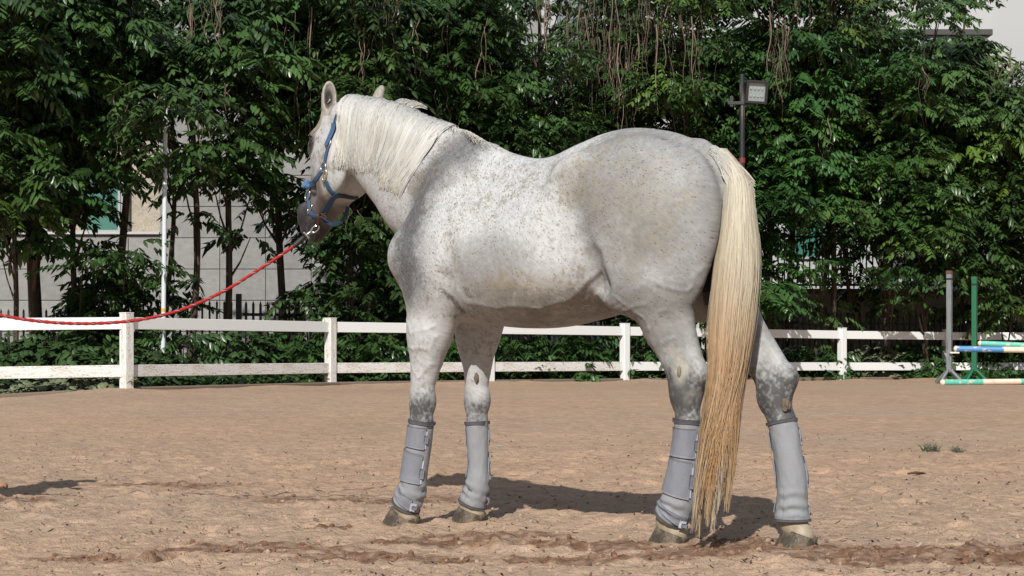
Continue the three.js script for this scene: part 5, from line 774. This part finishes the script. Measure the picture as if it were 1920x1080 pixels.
// halter: blue webbing lying on the head
{
  const base = [1.2, 1.15, 0.05], [t, B] = worn('halter', 'blue webbing halter with metal rings on the horse head', 'halter', base);
  const NL = near([1.22, 1.52, 0.06], 0.42);
  const webTex = pixelTexture(64, (x, y) => { const v = 0.85 + 0.15 * ((x + y) % 4 < 2 ? 1 : 0) - 0.1 * hash3(x, y, 3); return [v, v, v]; });
  const blue = (k) => new THREE.MeshStandardMaterial({ color: lin(0.045 * k, 0.10 * k, 0.20 * k), roughness: 0.75, map: webTex, side: THREE.DoubleSide });
  const bm = blue(1), dk = blue(0.45), lt = blue(1.35), metal = new THREE.MeshStandardMaterial({ color: lin(0.62, 0.55, 0.45), metalness: 1, roughness: 0.3 }), brown = std(lin(0.10, 0.035, 0.02), 0.6);
  const snap = (p, lift) => { p = p.clone(); for (let k = 0; k < 8; k++) { const d = evalField(NL, p.x, p.y, p.z) - lift; if (Math.abs(d) < 0.0006) break; p.addScaledVector(gradient(NL, p.x, p.y, p.z), -d * 0.8); } return p; };
  const strap = (pts, w, mat, free = false, lift = 0.003, name = 'strap') => {
    const cv = new THREE.CatmullRomCurve3(pts.map((q) => V(...q))), n = Math.max(8, Math.round(cv.getLength() / 0.008)), P = [], I = [], U = []; let len = 0, last = null;
    for (let i = 0; i <= n; i++) { let p = cv.getPoint(i / n); const tg = cv.getTangent(i / n); if (!free) p = snap(p, lift); const g = free ? V(-0.5, -0.2, -0.8).normalize() : gradient(NL, p.x, p.y, p.z), s = tg.clone().cross(g).normalize(); if (last) len += p.distanceTo(last); last = p;
      for (const [a, h] of [[-1, 0], [-0.85, 0.003], [0.85, 0.003], [1, 0], [0, -0.001]]) { const q = p.clone().addScaledVector(s, a * w / 2).addScaledVector(g, h); P.push(q.x, q.y, q.z); U.push(a * w * 20, len * 20); }
      if (i) { const o = (i - 1) * 5; for (let j = 0; j < 5; j++) { const j2 = (j + 1) % 5; I.push(o + j, o + j2, o + 5 + j, o + j2, o + 5 + j2, o + 5 + j); } } }
    const g = new THREE.BufferGeometry(); g.setAttribute('position', new THREE.Float32BufferAttribute(P, 3)); g.setAttribute('uv', new THREE.Float32BufferAttribute(U, 2)); g.setIndex(I); g.computeVertexNormals(); return part(name, shifted(g, B), mat, t);
  };
  const ringAt = (p, R, r, nrm, name = 'ring', sy = 1) => { const g = new THREE.TorusGeometry(R, r, 8, 26); g.scale(1, sy, 1); const q = new THREE.Quaternion().setFromUnitVectors(V(0, 0, 1), nrm); g.applyQuaternion(q); g.translate(...p); return part(name, shifted(g, B), metal, t); };
  const J = [1.128, 1.416, 0.002], R1 = [1.163, 1.538, -0.036], R2 = [1.292, 1.333, 0.088];
  strap([[1.10, 1.85, 0.02], [1.086, 1.802, -0.01], [1.11, 1.744, -0.018], [1.136, 1.688, -0.017], [1.14, 1.63, -0.033], [1.15, 1.585, -0.038], R1], 0.024, bm);
  strap([[1.118, 1.73, -0.018], [1.14, 1.66, -0.025], [1.152, 1.632, -0.03]], 0.03, lt, false, 0.008, 'strap_end');
  ringAt(snap(V(1.142, 1.64, -0.03), 0.006).toArray(), 0.021, 0.0028, gradient(NL, 1.142, 1.64, -0.03), 'buckle', 0.8);
  const n1 = gradient(NL, ...R1); ringAt(snap(V(...R1), 0.006).toArray(), 0.02, 0.0035, n1); ringAt(snap(V(1.152, 1.498, -0.037), 0.007).toArray(), 0.012, 0.004, n1, 'snap_hook', 2.1);
  strap([R1, [1.19, 1.514, -0.025], [1.23, 1.50, -0.001], [1.307, 1.492, 0.066], [1.35, 1.482, 0.09], [1.40, 1.465, 0.135], [1.43, 1.46, 0.2], [1.40, 1.47, 0.27], [1.33, 1.49, 0.31]], 0.026, bm, false, 0.003, 'noseband');
  strap([[1.40, 1.455, 0.13], [1.402, 1.43, 0.13], [1.394, 1.403, 0.124], [1.374, 1.367, 0.116], [1.33, 1.343, 0.092], R2], 0.022, lt, false, 0.005, 'noseband');
  ringAt(snap(V(1.40, 1.438, 0.132), 0.008).toArray(), 0.02, 0.003, gradient(NL, 1.40, 1.438, 0.132), 'ring', 1.3);
  ringAt(snap(V(1.372, 1.375, 0.112), 0.007).toArray(), 0.02, 0.0028, gradient(NL, 1.372, 1.375, 0.112), 'buckle', 1.3);
  strap([[1.148, 1.475, -0.037], [1.142, 1.452, -0.032], [1.136, 1.43, -0.018], J], 0.026, bm, false, 0.004, 'throat_strap');
  strap([J, [1.182, 1.398, 0.034], [1.232, 1.369, 0.062], [1.28, 1.339, 0.084]], 0.03, bm, false, 0.004, 'cheek_strap');
  strap([J, [1.135, 1.414, 0.063], [1.118, 1.411, 0.097], [1.092, 1.413, 0.11]], 0.024, dk, false, 0.004, 'jaw_strap');
  strap([[1.118, 1.43, 0.0], [1.138, 1.40, 0.008]], 0.036, bm, false, 0.008, 'keeper');
  strap([R2, [1.275, 1.312, 0.105], [1.24, 1.298, 0.11], [1.20, 1.305, 0.11], [1.165, 1.335, 0.108], [1.15, 1.375, 0.105]], 0.018, dk, true, 0, 'chin_strap');
  ringAt(snap(V(...R2), 0.006).toArray(), 0.018, 0.003, gradient(NL, ...R2));
  // the blue cloth knot on the noseband
  const knot = []; for (const [a, l] of [[1.9, 0.05], [2.7, 0.042], [0.9, 0.03]]) { const g = new THREE.SphereGeometry(1, 14, 10), p = g.attributes.position; for (let i = 0; i < p.count; i++) { const x = p.getX(i), y = p.getY(i), z = p.getZ(i), f = 1 + 0.3 * noise3(x * 3 + a * 5, y * 3, z * 3); p.setXYZ(i, x * f * l * 0.5, y * f * 0.016, z * f * 0.014); } g.rotateZ(a); g.translate(Math.cos(a) * l * 0.45, Math.sin(a) * l * 0.45, 0); g.computeVertexNormals(); knot.push(g); }
  const kg = mergeGeometries(knot); kg.scale(0.75, 0.75, 0.75); kg.rotateY(0.6); kg.translate(1.425, 1.475, 0.125); part('cloth_knot', shifted(kg, B), blue(1.9), t);
  // brown cord from the ring to the lead snap
  part('cord', shifted(tubeGeo([[1.285, 1.355, 0.066, 0.004], [1.297, 1.33, 0.078, 0.005], [1.315, 1.31, 0.092, 0.004], [1.332, 1.294, 0.10, 0.004]], 6), B), brown, t);
  part('cord', shifted(tubeGeo([[1.297, 1.33, 0.078, 0.004], [1.27, 1.335, 0.072, 0.004], [1.245, 1.345, 0.062, 0.003]], 6), B), brown, t);
}
// lead rope: sagging from the halter to the handler beyond the left edge
{
  const pts = [[-0.978, 1.21, -8.03], [-1.043, 1.159, -7.995], [-1.16, 1.079, -7.967], [-1.276, 1.004, -7.942], [-1.391, 0.946, -7.92], [-1.517, 0.898, -7.895], [-1.654, 0.867, -7.868], [-1.789, 0.853, -7.84], [-1.924, 0.85, -7.813], [-2.058, 0.858, -7.786], [-2.19, 0.877, -7.759], [-2.366, 0.919, -7.723], [-2.474, 0.951, -7.7], [-2.6, 0.99, -7.675], [-2.66, 0.99, -7.66], [-2.69, 0.9, -7.65], [-2.7, 0.72, -7.66]];
  const t = thing('lead_rope', 'sagging red lead rope running from the halter to the left edge', 'lead rope', [-1.8, 0, -7.84]);
  const cv = new THREE.CatmullRomCurve3(pts.map((p) => V(p[0] + 1.8, p[1], p[2] + 7.84))), g = new THREE.TubeGeometry(cv, 240, 0.0072, 10), L = cv.getLength();
  { const p = g.attributes.position, nn = g.attributes.normal, uv = g.attributes.uv; for (let i = 0; i < p.count; i++) { const k = 0.0011 * Math.sin(uv.getX(i) * L * 190 + uv.getY(i) * 12.566); p.setXYZ(i, p.getX(i) + nn.getX(i) * k, p.getY(i) + nn.getY(i) * k, p.getZ(i) + nn.getZ(i) * k); } }
  const red = pixelTexture(64, (x, y) => { const q = ((x + y) % 64), w = hash3(x >> 1, y >> 1, 4) * 0.12; return q < 5 ? [0.12, 0.09, 0.09] : q < 9 ? [0.72, 0.55, 0.55] : [0.66 - w, 0.06 + w * 0.2, 0.06]; }); red.repeat.set(L / 0.075, 1);
  part('rope', g, std(lin(1, 1, 1), 0.75, { map: red }), t);
  const W = (l) => l.map((q) => [q[0] + 1.8, q[1], q[2] + 7.84, q[3]]), steel = new THREE.MeshStandardMaterial({ color: lin(0.72, 0.72, 0.74), metalness: 1, roughness: 0.22 });
  part('sleeve', tubeGeo(W([[-0.940, 1.245, -8.036, 0.010], [-0.955, 1.232, -8.035, 0.0125], [-0.975, 1.214, -8.032, 0.0125], [-0.99, 1.2, -8.026, 0.011]]), 10), std(lin(0.018, 0.012, 0.01), 0.6), t);
  part('snap_hook', tubeGeo(W([[-0.932, 1.253, -8.036, 0.0075], [-0.918, 1.264, -8.038, 0.0065], [-0.906, 1.272, -8.04, 0.005]]), 8), steel, t);
  const ring = []; for (let k = 0; k <= 22; k++) { const a = k / 22 * 6.283; ring.push([-0.892 + 0.019 * Math.cos(a) * 0.95 + 0.004 * Math.sin(a), 1.281 + 0.015 * Math.sin(a) + 0.006 * Math.cos(a), -8.04 + 0.005 * Math.sin(a), 0.0032]); } part('ring', tubeGeo(W(ring), 8), steel, t);
  const cr = []; for (let k = 0; k <= 12; k++) { const a = -1 + k / 12 * 2; cr.push([-0.930 + a * 0.012, 1.254 - a * 0.014, -8.034, 0.0045]); } part('swivel', tubeGeo(W(cr), 8), steel, t);
}
// the handler stands beyond the left edge; the photograph shows the shadow
{
  const P = thing('person', 'person in dark shirt and trousers holding the red rope beyond the left edge', 'person', [-2.90, groundY(-2.90, 7.87), -7.87], Math.PI / 2 + 0.25);
  const B = [];   // figure faces +z in its own axes, y up
  B.push(limb([0, 1.0, 0], 0.15, [0, 1.36, 0], 0.155, 1, 0.06), limb([-0.15, 1.42, 0], 0.065, [0.15, 1.42, 0], 0.065, 1, 0.08), limb([0, 1.42, 0], 0.055, [0, 1.53, 0.01], 0.052, 1, 0.03), ball([0, 1.625, 0.015], [0.078, 0.115, 0.098], null, 0.03), ball([0, 1.60, 0.115], [0.014, 0.024, 0.018], null, 0.015), ball([0, 1.645, -0.005], [0.09, 0.09, 0.102], null, 0.02));
  for (const s of [-1, 1]) { B.push(limb([s * 0.09, 0.98, 0], 0.098, [s * 0.105, 0.52, 0.01], 0.06, 1, 0.05), limb([s * 0.105, 0.52, 0.01], 0.06, [s * 0.11, 0.10, -0.01], 0.042, 1, 0.03), limb([s * 0.11, 0.05, -0.04], 0.043, [s * 0.125, 0.035, 0.15], 0.034, 1, 0.03), ball([s * 0.08, 1.62, 0.0], [0.012, 0.03, 0.02], null, 0.01)); }
  const arm = (sh, el, wr) => { B.push(limb(sh, 0.055, el, 0.042, 1, 0.04), limb(el, 0.042, wr, 0.028, 1, 0.03)); };
  arm([-0.19, 1.41, 0], [-0.255, 1.16, 0.04], [-0.26, 1.03, 0.175]); arm([0.19, 1.41, 0], [0.25, 1.16, 0.08], [0.24, 1.02, 0.30]);
  for (const [wx, wy, wz] of [[-0.26, 1.03, 0.175], [0.24, 1.02, 0.30]]) { B.push(limb([wx, wy, wz], 0.028, [wx, wy - 0.03, wz + 0.07], 0.03, 1, 0.02)); for (let f = 0; f < 4; f++) { const x = wx - 0.027 + f * 0.018; B.push(limb([x, wy - 0.035, wz + 0.075], 0.009, [x, wy - 0.06, wz + 0.10 + 0.006 * (f % 3)], 0.009, 1, 0.006), limb([x, wy - 0.06, wz + 0.10 + 0.006 * (f % 3)], 0.009, [x, wy - 0.085, wz + 0.08], 0.008, 1, 0.006)); } B.push(limb([wx + (wx < 0 ? 0.03 : -0.03), wy - 0.01, wz + 0.04], 0.011, [wx + (wx < 0 ? 0.045 : -0.045), wy - 0.045, wz + 0.075], 0.009, 1, 0.008)); }
  const g = meshField(B, [-0.4, 0, -0.25], [0.4, 1.8, 0.5], 0.011);
  withColor(g, (x, y, z) => { if (y > 1.645 && (z < 0.075 || y > 1.69)) return [0.015, 0.012, 0.01]; if (y > 1.5) return [0.42, 0.25, 0.17]; if (Math.abs(x) > 0.185 && y < 1.17) return [0.42, 0.25, 0.17]; if (y > 1.0) return [0.025, 0.028, 0.035]; if (y > 0.09) return [0.03, 0.03, 0.035]; return [0.05, 0.035, 0.025]; });
  part('body', g, std(0xffffff, 0.8, { vertexColors: true }), P);
}
renderer.render(scene, camera);
